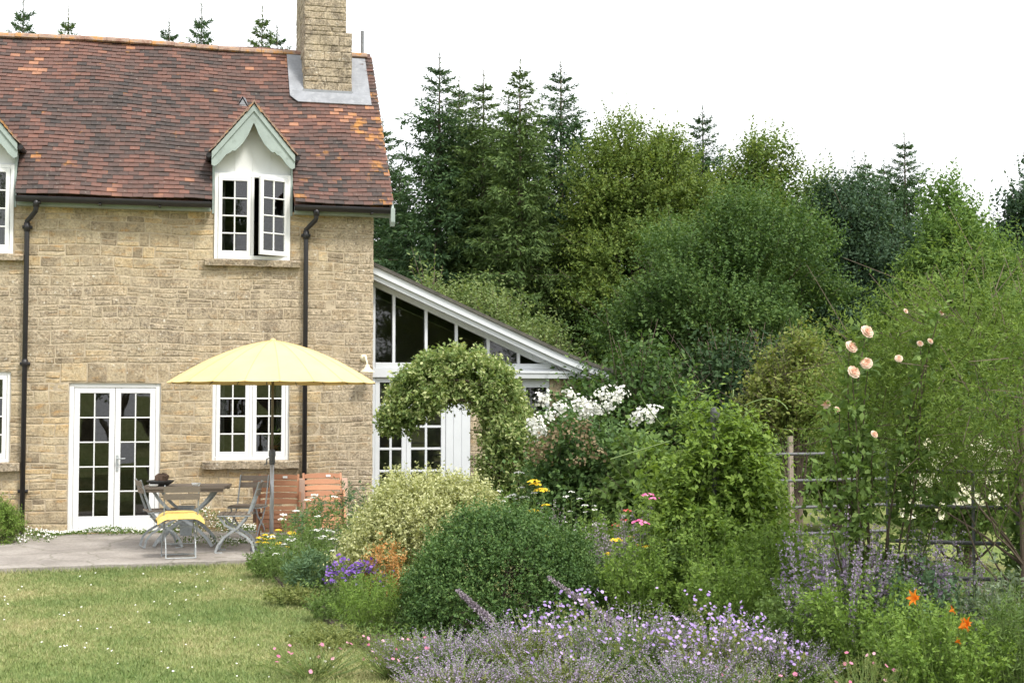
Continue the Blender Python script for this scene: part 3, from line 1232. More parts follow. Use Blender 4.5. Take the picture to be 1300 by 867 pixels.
# glazed doors, boarded panel, small window, stone pier
x1d = float(wallpt(516, 560, KY)[0])
x2d = float(wallpt(566, 560, KY)[0])
x3d = float(wallpt(597, 560, KY)[0])
for a, b in ((.095, x1d), (x1d + .003, x2d)):
    o = casement(a, b, .05, 2.185, 2, 5, con, KY + .02, name='glazed_door', st=.07, bot=.42 - .0, mw=.035, mat=M['cwhite'])
bp = MB()
bp.box(x2d + .004, x3d, KY + .01, KY + .06, .0, 2.185)
for k in range(1, 3):
    xx = x2d + (x3d - x2d) * k / 3
    bp.box(xx - .004, xx + .004, KY + .002, KY + .0101, .1, 2.1)
bp.build('boarded_panel', M['cwhite'], con)
sp = MB()
x4d = float(wallpt(664, 500, KY)[0])
x5d = float(wallpt(698, 500, KY)[0])
x6d = float(wallpt(746, 500, KY)[0])
sp.box(x3d + .0, x4d, KY + .05, KY + .3, -.12, 2.188, .5)
sp.box(x4d, x5d, KY + .05, KY + .3, -.12, 1.0, .5)
sp.box(x5d, x6d, KY + .012, KY + .3, -.12, 2.188, .5)
sp.box(x6d - .3, x6d, KY + .31, 3.1, -.12, 2.188, .5)
rngp = np.random.default_rng(8)
stones(sp, (0, KY, 0), (1, 0, 0), (0, 0, 1), (0, -1, 0), x5d, x6d, [-.1, 2.186], [], rngp, .16, .24, .3, .6)
stones(sp, (0, KY + .04, 0), (1, 0, 0), (0, 0, 1), (0, -1, 0), x3d, x4d, [-.1, 2.186], [], rngp, .12, .2, .2, .4)
sp.build('stone_pier', M['stone'], con)
cw = MB()
cw.box(x4d, x4d + .05, KY + .01, KY + .08, 1.0, 2.187)
cw.box(x5d - .05, x5d - .004, KY + .01, KY + .08, 1.0, 2.187)
cw.box(x4d + .05, x5d - .05, KY + .01, KY + .08, 1.0, 1.07)
cw.box(x4d + .05, x5d - .05, KY + .01, KY + .08, 2.05, 2.187)
cwo = cw.build('window', M['cwhite'], con)
cw2 = MB()
cw2.add([(x4d + .05, KY + .04, 1.07), (x5d - .05, KY + .04, 1.07), (x5d - .05, KY + .04, 2.05), (x4d + .05, KY + .04, 2.05)], [(0, 1, 2, 3)])
cw2.build('glass', M['glass'], cwo)
ci = MB()
ci.prism([(.01, -.1), (x6d - .31, -.1), (x6d - .31, rl(x6d - .31) - .05), (.01, rl(.01) - .05)], 3.05, 3.15)
ci.box(.012, x6d - .31, KY + .31, 3.04, -.12, -.02)
ci.build('interior', M['room'], con)

# ------------------------------------------------------------------ wall lamp
lp = wallpt(463, 462, -.12)
lx, lz = float(lp[0]), float(lp[2])
lm_ = thing('wall_lamp', 'cream gooseneck lamp with small conical shade on the cottage corner', 'wall lamp', (lx, 0, lz))
a = MB()
a.tube([(lx, -.02, lz + .09), (lx, -.09, lz + .11), (lx + .01, -.15, lz + .09), (lx + .025, -.18, lz + .02), (lx + .03, -.18, lz - .03)], .014, 8)
a.lathe((lx, -.0, lz + .09), [(0, -.055), (.04, -.045), (.055, 0), (.04, .045), (0, .055)], 12)
a.build('arm', M['cream'], lm_, smooth=True)
a = MB()
a.lathe((lx + .03, -.18, lz - .12), [(.105, 0), (.10, .012), (.05, .05), (.032, .09), (.028, .11), (0, .115)], 18)
a.build('lamp_shade', M['cream'], lm_, smooth=True)

# ------------------------------------------------------------------ parasol
pp = at(346, 520, 16.9)
PX, PY = float(pp[0]), float(pp[1])
par = thing('parasol', 'open pale yellow garden parasol on a grey pole over the patio', 'parasol', (PX, PY, 0))
PZ = float(at(346, 431.5, 16.9)[2])
RIMZ = float(at(346, 486, 16.9)[2])
PR = 131.5 * 16.9 / FPX
V, Fc = [], []
NG, NR, SUB = 20, 9, 4
NA = NG * SUB
for lay in range(2):
    for j in range(NR + 1):
        t = j / NR
        for k in range(NA):
            a = 2 * math.pi * k / NA
            ph = (k % SUB) / SUB
            dip = abs(math.sin(math.pi * ph)) ** .6
            rr = PR * t * (1 - .012 * dip * t)
            drop = 1 - math.cos(t * 1.08)
            z = PZ - (PZ - RIMZ) * (.30 * t + .70 * drop / (1 - math.cos(1.08))) - .013 * dip * t * (1 - .5 * t) - lay * .003
            V.append((PX + rr * math.cos(a), PY + rr * math.sin(a), z))
for lay in range(2):
    b = lay * (NR + 1) * NA
    for j in range(NR):
        for k in range(NA):
            k2 = (k + 1) % NA
            q = [b + j * NA + k, b + j * NA + k2, b + (j + 1) * NA + k2, b + (j + 1) * NA + k]
            Fc.append(q if lay == 0 else q[::-1])
b2 = (NR + 1) * NA
for k in range(NA):
    k2 = (k + 1) % NA
    Fc.append([NR * NA + k, NR * NA + k2, b2 + NR * NA + k2, b2 + NR * NA + k])
can = mesh_obj('canopy', V, Fc, M['canvas'], par)
kn = MB()
kn.lathe((PX, PY, PZ - .01), [(.035, 0), (.035, .015), (.012, .03), (0, .032)], 12)
kn.build('cap', M['canvas'], can, smooth=True)
M['seam'] = paint('canvas_seam', (.70, .52, .19), .85, .1, 10, .1)
sv, sf = [], []
for k in range(NG):                     # stitched seams along the ribs
    a = 2 * math.pi * k / NG
    lat_ = np.array((-math.sin(a), math.cos(a), 0)) * .006
    for j in range(NR + 1):
        c_ = np.array(V[j * NA + k * SUB]) + (0, 0, .0025)
        sv += [c_ - lat_, c_ + lat_]
    b = k * 2 * (NR + 1)
    for j in range(NR):
        sf.append([b + 2 * j, b + 2 * j + 2, b + 2 * j + 3, b + 2 * j + 1])
mesh_obj('seams', sv, sf, M['seam'], can)
rb = MB()
for k in range(NG):
    a = 2 * math.pi * k / NG
    pts = []
    for j in range(7):
        t = j / 6
        drop = 1 - math.cos(t * 1.08)
        z = PZ - (PZ - RIMZ) * (.30 * t + .70 * drop / (1 - math.cos(1.08))) - .012
        pts.append((PX + PR * .99 * t * math.cos(a), PY + PR * .99 * t * math.sin(a), z))
    rb.tube(pts, .005, 5)
rb.build('ribs', M['greywood'], can)
po = MB()
po.tube([(PX, PY, 1.14), (PX, PY, PZ - .02)], .017, 10)
po.build('upper_pole', paint('bronze_pole', (.20, .165, .125), .45, .1, 6, 0, metal=.3), par, smooth=True)
po = MB()
po.tube([(PX, PY, .0), (PX, PY, 1.16)], .025, 12)
po.build('lower_pole', paint('silver_pole', (.42, .43, .44), .4, .06, 6, 0, metal=.5), par, smooth=True)
po = MB()
po.lathe((PX, PY, 1.04), [(.028, 0), (.036, .02), (.036, .09), (.042, .11), (.042, .16), (.02, .19)], 14)
hs_ = po.build('crank_housing', M['iron'], par, smooth=True)
po = MB()
po.tube([(PX - .03, PY - .02, 1.12), (PX - .065, PY - .03, 1.11), (PX - .07, PY - .03, 1.05), (PX - .10, PY - .035, 1.04)], .008, 6)
po.build('crank_handle', M['iron'], hs_)
po = MB()
po.lathe((PX, PY, 0), [(.0, .06), (.03, .06), (.035, .12), (.04, .12), (.04, .055), (.25, .04), (.26, .0)], 24)
po.build('base', M['iron'], par, smooth=True)
po = MB()
hp = at(377, 468, 16.15)
po.tube([hp + (0, 0, .06), hp + (-.01, -.01, .02), hp + (.012, -.012, -.03), hp + (.018, -.01, -.06), hp + (.004, -.012, -.07), hp + (.0, -.01, -.05)], .006, 5)
po.build('strap', M['cream'], can)


# ------------------------------------------------------------------ bistro table and chairs
def bistro_table(p, rz):
    t = thing('bistro_table', 'weathered wooden bistro table on crossed grey metal legs with a bowl on top', 'table', p, rz=rz)
    b = MB()
    for k in range(9):
        y0 = -.42 + k * .094
        b.box(-.52 + .0 * k, .52, y0, y0 + .088, .725, .755)
    b.box(-.50, .50, -.40, -.37, .69, .7249)
    b.box(-.50, .50, .37, .40, .69, .7249)
    b.build('tabletop', M['greywood'], t, local=True, bevel=.004)
    for yy in (-.27, .27):
        for sg in (-1, 1):
            l = MB()
            pts = []
            for k in range(11):
                s = k / 10
                x = sg * (.36 - .72 * s)
                x *= 1 + .0 * s
                z = .695 * (1 - s) + .012 * s
                x += sg * .05 * math.sin(s * 2 * math.pi)
                pts.append((x, yy + .02 * sg, z))
            for a, c in zip(pts[:-1], pts[1:]):
                l.bar(a, c, .014, .038, (0, 1, 0) if False else (1, 0, .3))
            l.build('leg', M['metal'], t, local=True)
    s = MB()
    s.tube([(0, -.29, .35), (0, .29, .35)], .012, 8)
    for sx in (-.36, .36):
        s.tube([(sx, -.29, .02), (sx, .29, .02)], .009, 8)
    s.prism([(-.10, .50), (.10, .50), (.07, .12), (-.07, .12)], -.012, .012)
    s.build('stretcher', M['metal'], t, local=True)
    return t


tp = spot(238, 17.5, 0.0)
tab = bistro_table(tp, R(-8))


def bistro_chair():
    """folding slatted chair; the sitter looks along +y"""
    t = thing('bistro_chair', 'a', 'chair', (0, 0, 0), 'folding bistro chairs round the patio table')
    b = MB()
    for k in range(6):
        y0 = -.19 + k * .068
        b.box(-.205, .205, y0, y0 + .058, .448, .468)
    b.build('seat', M['greywood'], t, local=True, bevel=.003)
    for z, yy in ((.80, -.262), (.715, -.238)):
        b = MB()
        n = 8
        for k in range(n):
            xa, xb = -.205 + .41 * k / n, -.205 + .41 * (k + 1) / n
            fa, fb_ = -.022 * (1 - (xa / .205) ** 2), -.022 * (1 - (xb / .205) ** 2)
            for_ = [(xa, yy + fa, z - .035), (xb, yy + fb_, z - .035), (xb, yy + fb_ - .018, z + .035), (xa, yy + fa - .018, z + .035)]
            bk_ = [(x_, y_ - .014, z_) for x_, y_, z_ in for_]
            b.add(for_ + bk_, [(0, 1, 2, 3), (7, 6, 5, 4), (0, 4, 5, 1), (3, 2, 6, 7), (1, 5, 6, 2), (0, 3, 7, 4)], .3)
        b.build('back_slat', M['greywood'], t, local=True)
    for sx in (-.19, .19):
        l = MB()        # back upright running down to the front foot
        pts = [(sx, -.285, .845), (sx, -.225, .66), (sx, -.155, .46), (sx, -.03, .30), (sx, .13, .19), (sx, .20, .10), (sx, .235, .008)]
        for a, c in zip(pts[:-1], pts[1:]):
            l.bar(a, c, .011, .027, (0, 1, .2))
        l.bar((sx, .235, .006), (sx, .15, .006), .012, .012)
        l.build('leg', M['metal'], t, local=True)
        l = MB()        # front of the seat running down to the back foot
        s2 = sx * .88
        pts = [(s2, .20, .445), (s2, .12, .33), (s2, .0, .265), (s2, -.14, .185), (s2, -.20, .11), (s2, -.225, .008)]
        for a, c in zip(pts[:-1], pts[1:]):
            l.bar(a, c, .011, .027, (0, 1, .2))
        l.build('leg', M['metal'], t, local=True)
    for (yy, z, ww) in ((.235, .012, .19), (-.225, .012, .167), (-.10, .36, .19), (.18, .14, .19)):
        f = MB()
        f.tube([(-ww, yy, z), (ww, yy, z)], .007, 6)
        f.build('cross_bar', M['metal'], t, local=True)
    f = MB()
    for sx in (-.2, .2):
        f.bar((sx, -.19, .44), (sx, .215, .44), .014, .014)
    f.tube([(-.2, .2, .44), (.2, .2, .44)], .008, 6)
    f.build('seat_rim', M['metal'], t, local=True)
    return t


chr0 = bistro_chair()
cpos = [(230, 16.1, R(4), 'grey slatted bistro chair with a yellow cushion, its back to the lawn'),
        (302, 16.75, R(82), 'grey slatted bistro chair seen side-on beside the stacked orange chairs'),
        (206, 17.3, R(-80), 'grey slatted bistro chair at the french doors end of the table'),
        (316, 18.1, R(160), 'grey slatted bistro chair between the table and the cottage wall')]
for i, (px, d, rz, lab) in enumerate(cpos):
    o = chr0 if i == 0 else copy_tree(chr0)
    p = spot(px, d, 0.0)
    o.location = tuple(map(float, p))
    o.rotation_euler = (0, 0, rz)
    o['label'] = lab
    if i == 0:
        cu_p, cu_r = p, rz


def soft_pad(name, mat, parent, cx, cy, cz, hx, hy, hz, n=14, seed=1, drape=0.0):
    rr = np.random.default_rng(seed)
    V, Fc = [], []
    for s_ in (1, -1):
        for j in range(n + 1):
            for i in range(n + 1):
                u, v = 2 * i / n - 1, 2 * j / n - 1
                e = (1 - abs(u) ** 4) * (1 - abs(v) ** 4)
                w_ = .012 * math.sin(u * 5 + 1) * math.sin(v * 4)
                dr = -drape * max(0, abs(u) - .62) ** 1.2 - drape * max(0, abs(v) - .7) ** 1.2
                V.append((cx + hx * u, cy + hy * v, cz + s_ * hz * e ** .5 + w_ * hz * 8 * (s_ > 0) + dr))
    m = (n + 1) ** 2
    for s_ in range(2):
        for j in range(n):
            for i in range(n):
                k = s_ * m + j * (n + 1) + i
                q = [k, k + 1, k + n + 2, k + n + 1]
                Fc.append(q if s_ == 0 else q[::-1])
    return mesh_obj(name, V, Fc, mat, parent, None, True, True)


pad = soft_pad('seat_cushion', M['cushion'], None, 0, 0, 0, .265, .225, .028, drape=.20)
pad.location = (float(cu_p[0]), float(cu_p[1]), .503)
pad.rotation_euler = (0, 0, cu_r)
setp(pad, 'sagging yellow seat cushion lying on the bistro chair nearest the lawn', 'cushion')

bp_ = at(205, 520, 17.35)
bow = thing('planter_bowl', 'shallow dark grey bowl of dried plants on the bistro table', 'bowl', (bp_[0], bp_[1], .757))
b = MB()
b.lathe((bp_[0], bp_[1], .757), [(0, .0), (.085, .0), (.12, .02), (.165, .055), (.172, .068), (.158, .066), (.11, .03), (0, .025)], 24)
b.build('bowl', M['pot'], bow, smooth=True)
b = MB()
rr = np.random.default_rng(3)
b.lathe((bp_[0] + .015, bp_[1], .80), [(.06, 0), (.085, .03), (.08, .08), (.05, .1), (0, .105)], 12)
b.v = [tuple(np.array(q) + rr.normal(0, .008, 3)) for q in b.v]
b.build('dried_plant', paint('dried_plant', (.13, .085, .06), .95, .4, 30, .6), bow)
cp_ = at(250, 520, 17.2)
cu = thing('tea_bowl', 'small white china bowl on the right half of the bistro table', 'bowl', (cp_[0], cp_[1], .757))
b = MB()
b.lathe((cp_[0], cp_[1], .757), [(0, 0), (.03, 0), (.05, .02), (.058, .045), (.053, .045), (.03, .012), (0, .01)], 20)
b.build('bowl', M['china'], cu, smooth=True)
cp_ = at(196, 520, 17.12)
cu = thing('saucer_dish', 'white china dish on the bistro table in front of the dark bowl', 'dish', (cp_[0], cp_[1], .757))
b = MB()
b.lathe((cp_[0], cp_[1], .757), [(0, 0), (.03, 0), (.055, .012), (.06, .03), (.055, .03), (.03, .01), (0, .008)], 20)
b.build('bowl', M['china'], cu, smooth=True)


pt = thing('window_plant', 'plant in an orange clay pot on the inside sill behind the parasol pole', 'potted plant', (-1.42, .2, 1.05))
b = MB()
b.lathe((-1.42, .2, 1.05), [(0, 0), (.065, 0), (.085, .12), (.095, .12), (.095, .15), (.08, .15), (.075, .12), (0, .11)], 16)
b.build('pot', M['terracotta'], pt, smooth=True)
b = MB()
rr = np.random.default_rng(9)
for k in range(26):
    a_ = rr.uniform(0, 6.28)
    d_ = np.array((math.cos(a_), math.sin(a_) * .5, rr.uniform(.8, 2.2)))
    d_ /= np.linalg.norm(d_)
    p0 = np.array((-1.42, .2, 1.17))
    L1 = rr.uniform(.2, .42)
    sdv = np.cross(d_, (0, 1, .2)) * .018
    tip = p0 + d_ * L1 + np.array((d_[0], d_[1], -.5)) * .12
    mid_ = p0 + d_ * L1 * .6
    b.add([p0, mid_ + sdv, tip, mid_ - sdv], [(0, 1, 2, 3)])
b.build('leaves', M['stem'], pt)
sl_ = MB()
sl_.box(-2.25, -1.23, .09, .34, 1.0, 1.048)
sl_.build('inner_sill', M['white2'], cot)

# ------------------------------------------------------------------ folded teak chairs against the wall
def folded_chair(px, d, rz, lab, lean=R(18), h=.88):
    base = spot(px, d, 0.0)
    t = thing('folding_teak_chair', lab, 'folding chair', base, 'folded orange teak chairs leaning on the wall', rz)
    ca, sa = math.cos(lean), math.sin(lean)

    def Q(x, s, o):                    # s up the leaning frame, o out towards the lawn
        return (x, s * sa - o * ca, s * ca + o * sa)
    for sx in (-.255, .255):
        b = MB()
        b.bar(Q(sx, 0, 0), Q(sx, h, 0), .028, .045, (0, -1, .2))
        b.build('back_rail', M['teak'], t, local=True)
    b = MB()
    for k in range(9):
        s = h - .04 - k * .084
        if k == 5:
            b.build('backrest', M['teak'], t, local=True)
            b = MB()
            continue
        n = 10
        for i in range(n):
            xa, xb = -.24 + .48 * i / n, -.24 + .48 * (i + 1) / n
            fa, fb_ = .018 * (1 - (xa / .24) ** 2), .018 * (1 - (xb / .24) ** 2)
            V = [Q(xa, s - .034, .028 - fa * .0), Q(xb, s - .034, .028), Q(xb, s + .019 + fb_, .034), Q(xa, s + .019 + fa, .034),
                 Q(xa, s - .034, .012), Q(xb, s - .034, .012), Q(xb, s + .019 + fb_, .018), Q(xa, s + .019 + fa, .018)]
            b.add(V, [(0, 1, 2, 3), (7, 6, 5, 4), (0, 4, 5, 1), (3, 2, 6, 7), (1, 5, 6, 2), (0, 3, 7, 4)], (k * .37) % 1)
    b.build('lower_slats', M['teak'], t, local=True)
    for sx in (-.30, .30):
        b = MB()
        b.bar(Q(sx, .22, .02), Q(sx * 1.02, .80, .03), .075, .024, (0, -1, .2))
        b.build('armrest', M['teakgrey'], t, local=True)
        b = MB()
        b.bar(Q(sx * .93, .0, .06), Q(sx * .93, .62, .07), .026, .04, (0, -1, .2))
        b.build('leg', M['teak'], t, local=True)
    b = MB()
    for k in range(6):
        b.bar(Q(-.22, .1 + k * .06, .075), Q(.22, .1 + k * .06, .075), .05, .018, (0, -1, .2))
    b.build('seat', M['teak'], t, local=True)
    b = MB()
    b.box(-.03, .03, -.002, .0, 0, .03)
    b.v = [Q(x + .08, h - .06 + z, .036 - y) for x, y, z in b.v]
    b.build('paper_tag', M['china'], t, local=True)
    return t


folded_chair(355, 18.35, R(-4), 'folded orange teak slatted chair behind the parasol pole')
folded_chair(413, 18.75, R(3), 'folded orange teak slatted chair right of the black downpipe')

# ------------------------------------------------------------------ foliage machinery
RNG = np.random.default_rng(77)


def unit(v):
    return v / (np.linalg.norm(v, axis=-1, keepdims=True) + 1e-9)


def rdir(n, rg=None):
    return unit((rg or RNG).normal(size=(n, 3)))


def leaf_mesh(name, mat, P, D, L, Wd, parent, upw=.6, fold=.0, rnd=None, mid=.42, local=False):
    """n leaves as kite-shaped blades that face mostly upward"""
    n = len(P)
    D = unit(D)
    upv = np.zeros((n, 3))
    upv[:, 2] = 1
    ref = unit(upv * upw + rdir(n) * (1 - upw) * 1.4)
    S = unit(np.cross(D, ref))
    N = np.cross(S, D)
    L = np.broadcast_to(np.asarray(L, float), (n,))[:, None]
    Wd = np.broadcast_to(np.asarray(Wd, float), (n,))[:, None]
    V = np.empty((n, 4, 3))
    V[:, 0] = P
    c = P + D * L * mid
    V[:, 1] = c + S * Wd / 2 + N * fold * Wd
    V[:, 2] = P + D * L - N * L * .06
    V[:, 3] = c - S * Wd / 2 + N * fold * Wd
    if rnd is None:
        rnd = RNG.random(n)
    F = np.arange(n * 4).reshape(n, 4)
    return mesh_obj(name, V.reshape(-1, 3), F, mat, parent, {'rnd': np.repeat(rnd, 4)}, False, local)


def twig_leaves(S, D, L, k, side=.9, droop=.0, rg=None, spread=.25):
    """k leaves along every twig: positions, directions, position along twig"""
    rg = rg or RNG
    n = len(S)
    t = (np.arange(k)[None, :] + rg.random((n, k))) / k
    t = .08 + .92 * t
    Lx = np.broadcast_to(np.asarray(L, float), (n,))
    P = S[:, None, :] + D[:, None, :] * (t * Lx[:, None])[..., None]
    P[..., 2] -= droop * (t ** 2) * Lx[:, None]
    sd = unit(np.cross(np.broadcast_to(D[:, None, :], P.shape), rdir(n * k, rg).reshape(n, k, 3)))
    Q = unit(D[:, None, :] * (1 - side * .55) + sd * side + rdir(n * k, rg).reshape(n, k, 3) * spread)
    Q[..., 2] -= droop * .6 * t
    return P.reshape(-1, 3), unit(Q.reshape(-1, 3)), t.reshape(-1)


def clumps(c, r, n, lo=.55, hi=1.0, zmin=-.6, rg=None, rough=.18):
    """clump centres on an uneven ellipsoid"""
    rg = rg or RNG
    d = rdir(n * 3, rg)
    d = d[d[:, 2] > zmin][:n]
    f = rg.uniform(lo, hi, len(d)) ** .7
    ph = rg.uniform(0, 6.28, 3)
    lump = 1 + rough * (np.sin(d[:, 0] * 4 + ph[0]) * np.cos(d[:, 1] * 3 + ph[1]) + .7 * np.sin(d[:, 2] * 5 + d[:, 0] * 6 + ph[2]))
    return np.asarray(c) + d * np.asarray(r) * (f * lump)[:, None], d


def twigs(cc, dd, m, cr, up=.35, out=.8, rg=None, dome=False):
    rg = rg or RNG
    n = len(cc)
    u = rdir(n * m, rg).reshape(n, m, 3)
    if dome:                            # boughs: leaves lie over the top of each clump, shade lies under it
        z = u[..., 2]
        u[..., 2] = np.where(z < -.15, -z * .6, z)
        cr = cr * rg.uniform(.65, 1.25, (n, 1, 1))
    S = cc[:, None, :] + u * cr * (rg.random((n, m, 1)) ** .4)
    D = u * .7 + dd[:, None, :] * out
    D[..., 2] += up
    return S.reshape(-1, 3), unit(D.reshape(-1, 3))


def bark_tree(mb, base, top, r0, targets, rg, wob=.15, r1=None, nlimb=None):
    """tapered trunk and limbs reaching the clump centres"""
    base, top = np.array(base, float), np.array(top, float)
    n = 8
    pts = []
    ph = rg.uniform(0, 6, 2)
    for i in range(n + 1):
        t = i / n
        p = base + (top - base) * t
        p[0] += wob * math.sin(t * 4 + ph[0]) * t
        p[1] += wob * math.sin(t * 3.3 + ph[1]) * t
        pts.append(p)
    rad = [r0 * (1 - .85 * i / n) * (1.25 if i == 0 else 1) for i in range(n + 1)]
    mb.tube(pts, rad, 9)
    tg = targets if nlimb is None else targets[rg.permutation(len(targets))[:nlimb]]
    for q in tg:
        hgt = top[2] - base[2]
        f = np.clip((q[2] - base[2]) / hgt - .25 - rg.uniform(0, .15), .12, .92)
        k = int(f * n)
        s = pts[k]
        m_ = s + (q - s) * .42 + np.array((0, 0, -.08 * np.linalg.norm(q - s))) + rg.normal(0, .04, 3) * np.linalg.norm(q - s)
        q = s + (q - s) * .84
        rl_ = max(.006, rad[k] * .38)
        mb.tube([s, s + (m_ - s) * .5 + (0, 0, .02), m_, m_ + (q - m_) * .5 + rg.normal(0, .02, 3), q], [rl_, rl_ * .8, rl_ * .6, rl_ * .42, rl_ * .2], 5, cap=False)


LEAFN = [0]


def broadleaf(name, label, cat, px, d, top, halfw, mat, nclump=90, m=14, k=6, leaf=(.11, .06), tw=.45, cr=.45, low=None, depth=None, seed=0, zmin=-.75, z0=None,
              group=None, trunk=.12, upw=.55, parts=('trunk', 'crown'), bark='bark', rough=.2, up=.35, lo=.45, side=.9, limbs=40, droop=.1, lobes=None, base_z=GZ):
    """a tree or shrub whose crown spans halfw pixels each side of px, topping out at pixel row top, at d metres"""
    rg = np.random.default_rng(seed + 100)
    base = spot(px, d, base_z)
    ztop = float(at(650, top, d)[2])
    rx = halfw * d / FPX
    zlow = base_z + .1 if low is None else float(at(650, low, d)[2])
    rz_ = (ztop - zlow) / 2
    c = np.array([base[0], base[1], zlow + rz_])
    t = thing(name, label, cat, base, group)
    r = np.array([rx, depth or rx * .9, rz_]) - cr * .6
    r = np.maximum(r, .1)
    cc, dd = clumps(c, r, nclump, lo, 1.0, zmin, rg, rough)
    if lobes:
        for (fx, fz, fr, nn) in lobes:
            c2, d2 = clumps(c + np.array([fx * rx, rg.uniform(-.3, .3) * rx, fz * rz_]), r * fr, nn, .5, 1, -.6, rg, rough)
            cc, dd = np.vstack([cc, c2]), np.vstack([dd, d2])
    S, D = twigs(cc, dd, m, cr, up, .8, rg, cat == 'tree')
    Lt = rg.uniform(.5, 1.2, len(S)) * tw * np.where(rg.random(len(S)) < .07, 1.35 if cat == 'tree' else 1.9, 1)
    P, Q, tt = twig_leaves(S, D, Lt, k, side, droop, rg)
    pr = (P - base) @ _R
    fx = rx / np.percentile(np.abs(pr), 98.5)
    z0_, z1_ = np.percentile(P[:, 2], 1), np.percentile(P[:, 2], 99.85)
    fz = (ztop - zlow) / (z1_ - z0_)
    for A in (P, S, cc):
        A[:, :2] = base[:2] + (A[:, :2] - base[:2]) * fx
        A[:, 2] = zlow + (A[:, 2] - z0_) * fz
    keep = P[:, 2] > base_z + .02
    P, Q, tt = P[keep], Q[keep], tt[keep]
    sz = leaf[0] * rg.uniform(.65, 1.25, len(P)) * (1.1 - .35 * tt)
    rnd = np.clip(rg.random(len(P)) * .8 + .25 * tt - .05, 0, 1)
    leaf_mesh(parts[1], mat, P, Q, sz, sz * leaf[1] / leaf[0], t, upw, .08, rnd)
    LEAFN[0] += len(P)
    mb = MB()
    bark_tree(mb, base, c + np.array([0, 0, rz_ * .55]), trunk, cc, rg, .06 * rx, nlimb=min(limbs, len(cc)))
    tot = mb
    sel = rg.permutation(len(S))[:min(500, len(S))]
    for i in sel:
        tot.tube([S[i], S[i] + D[i] * Lt[i]], [.012 * min(1, tw), .003 * min(1, tw * 2)], 3, cap=False)
    tot.build(parts[0], M[bark], t)
    return t


def spruce_mesh(H, Rb, seed, dense=1.0, droop=.35, bare=.02):
    rg = np.random.default_rng(seed)
    S, D, L = [], [], []
    br = []
    z = H * .04
    while z < H * .955:
        f = z / H
        Rz = Rb * (1 - f) ** .80 * (1 + .14 * math.sin(z * 1.3 + seed))
        if f > .88:
            Rz = min(Rz, Rb * (1 - f) * 1.3 + .02)
        nb = int(rg.integers(8, 10)) if f < .85 else int(rg.integers(6, 9))
        a0 = rg.uniform(0, 6.28)
        for i in range(nb):
            a = a0 + 6.283 * i / nb + rg.uniform(-.35, .35)
            br.append((a, Rz * rg.uniform(.55, 1.25), z + rg.uniform(-.12, .12) * (1 if f < .9 else .4), .75 * f ** 2 - .12, f))
        z += .27
    mb = MB()
    mb.tube([(0, 0, 0), (0, 0, H * .3), (0, 0, H * .7), (0, 0, H * .93), (0, 0, H)], [H * .014, H * .010, H * .0045, .014, .005], 8)
    for a, ln, zz, rise, f in br:
        out = np.array((math.cos(a), math.sin(a), 0))
        lat = np.array((-math.sin(a), math.cos(a), 0))
        dr = droop * (1 - f) * .9

        def bp(t):
            return out * ln * t + np.array((0, 0, zz + ln * (rise * t - dr * t * t + .16 * (1 - f) * t ** 4)))
        mb.tube([bp(0), bp(.5), bp(1)], [.018 * (1 - f) + .005, .010 * (1 - f) + .003, .002], 4, cap=False)
        nt = max(8, int(ln * 13 * dense))
        for q in range(nt):
            t = bare + (1 - bare) * (q + rg.random()) / nt
            p = bp(t)
            tl = (.07 + .31 * min(1.2, ln)) * (1.05 - .55 * t) * rg.uniform(.6, 1.2)
            sg = 1 if q % 2 else -1
            dirn = out * .8 + lat * sg * rg.uniform(.4, 1.1) + np.array((0, 0, rg.uniform(-.75, .05) * (1 - f * .8) + .25 * f * f))
            S.append(p); D.append(dirn); L.append(tl)
            if f < .85 and rg.random() < .5:          # hanging side shoots
                S.append(p); D.append(out * .25 + lat * sg * .3 + np.array((0, 0, -1.0))); L.append(tl * 1.15)
        S.append(bp(.7)); D.append(bp(1) - bp(.8)); L.append(ln * .3 + .08)
    for q in range(8):
        S.append((0, 0, H - .35 - q * .13)); D.append((rg.normal(0, .05), rg.normal(0, .05), 1)); L.append(.2)
    return mb, np.array(S, float), unit(np.array(D, float)), np.array(L, float)


def spruce_tree(name, label, cat, group, H, Rb, seed, mat, dense=1.0, k=5):
    t = thing(name, label, cat, (0, 0, 0), group)
    mb, S, D, L = spruce_mesh(H, Rb, seed, dense)
    rg = np.random.default_rng(seed + 9)
    P, Q, tt = twig_leaves(S, D, L, k, .5, .1, rg, .12)
    sz = rg.uniform(.10, .19, len(P)) * np.clip(1.65 - P[:, 2] / H, .7, 1)
    rnd = np.clip(rg.random(len(P)) * .7 + .3 * tt, 0, 1)
    leaf_mesh('crown', mat, P, Q, sz, (.030 + .018 * (P[:, 2] < H * .85)) * rg.uniform(.7, 1.3, len(P)), t, .3, 0, rnd, local=True)
    LEAFN[0] += len(P)
    mb.build('trunk', M['bark'], t, local=True)
    return t

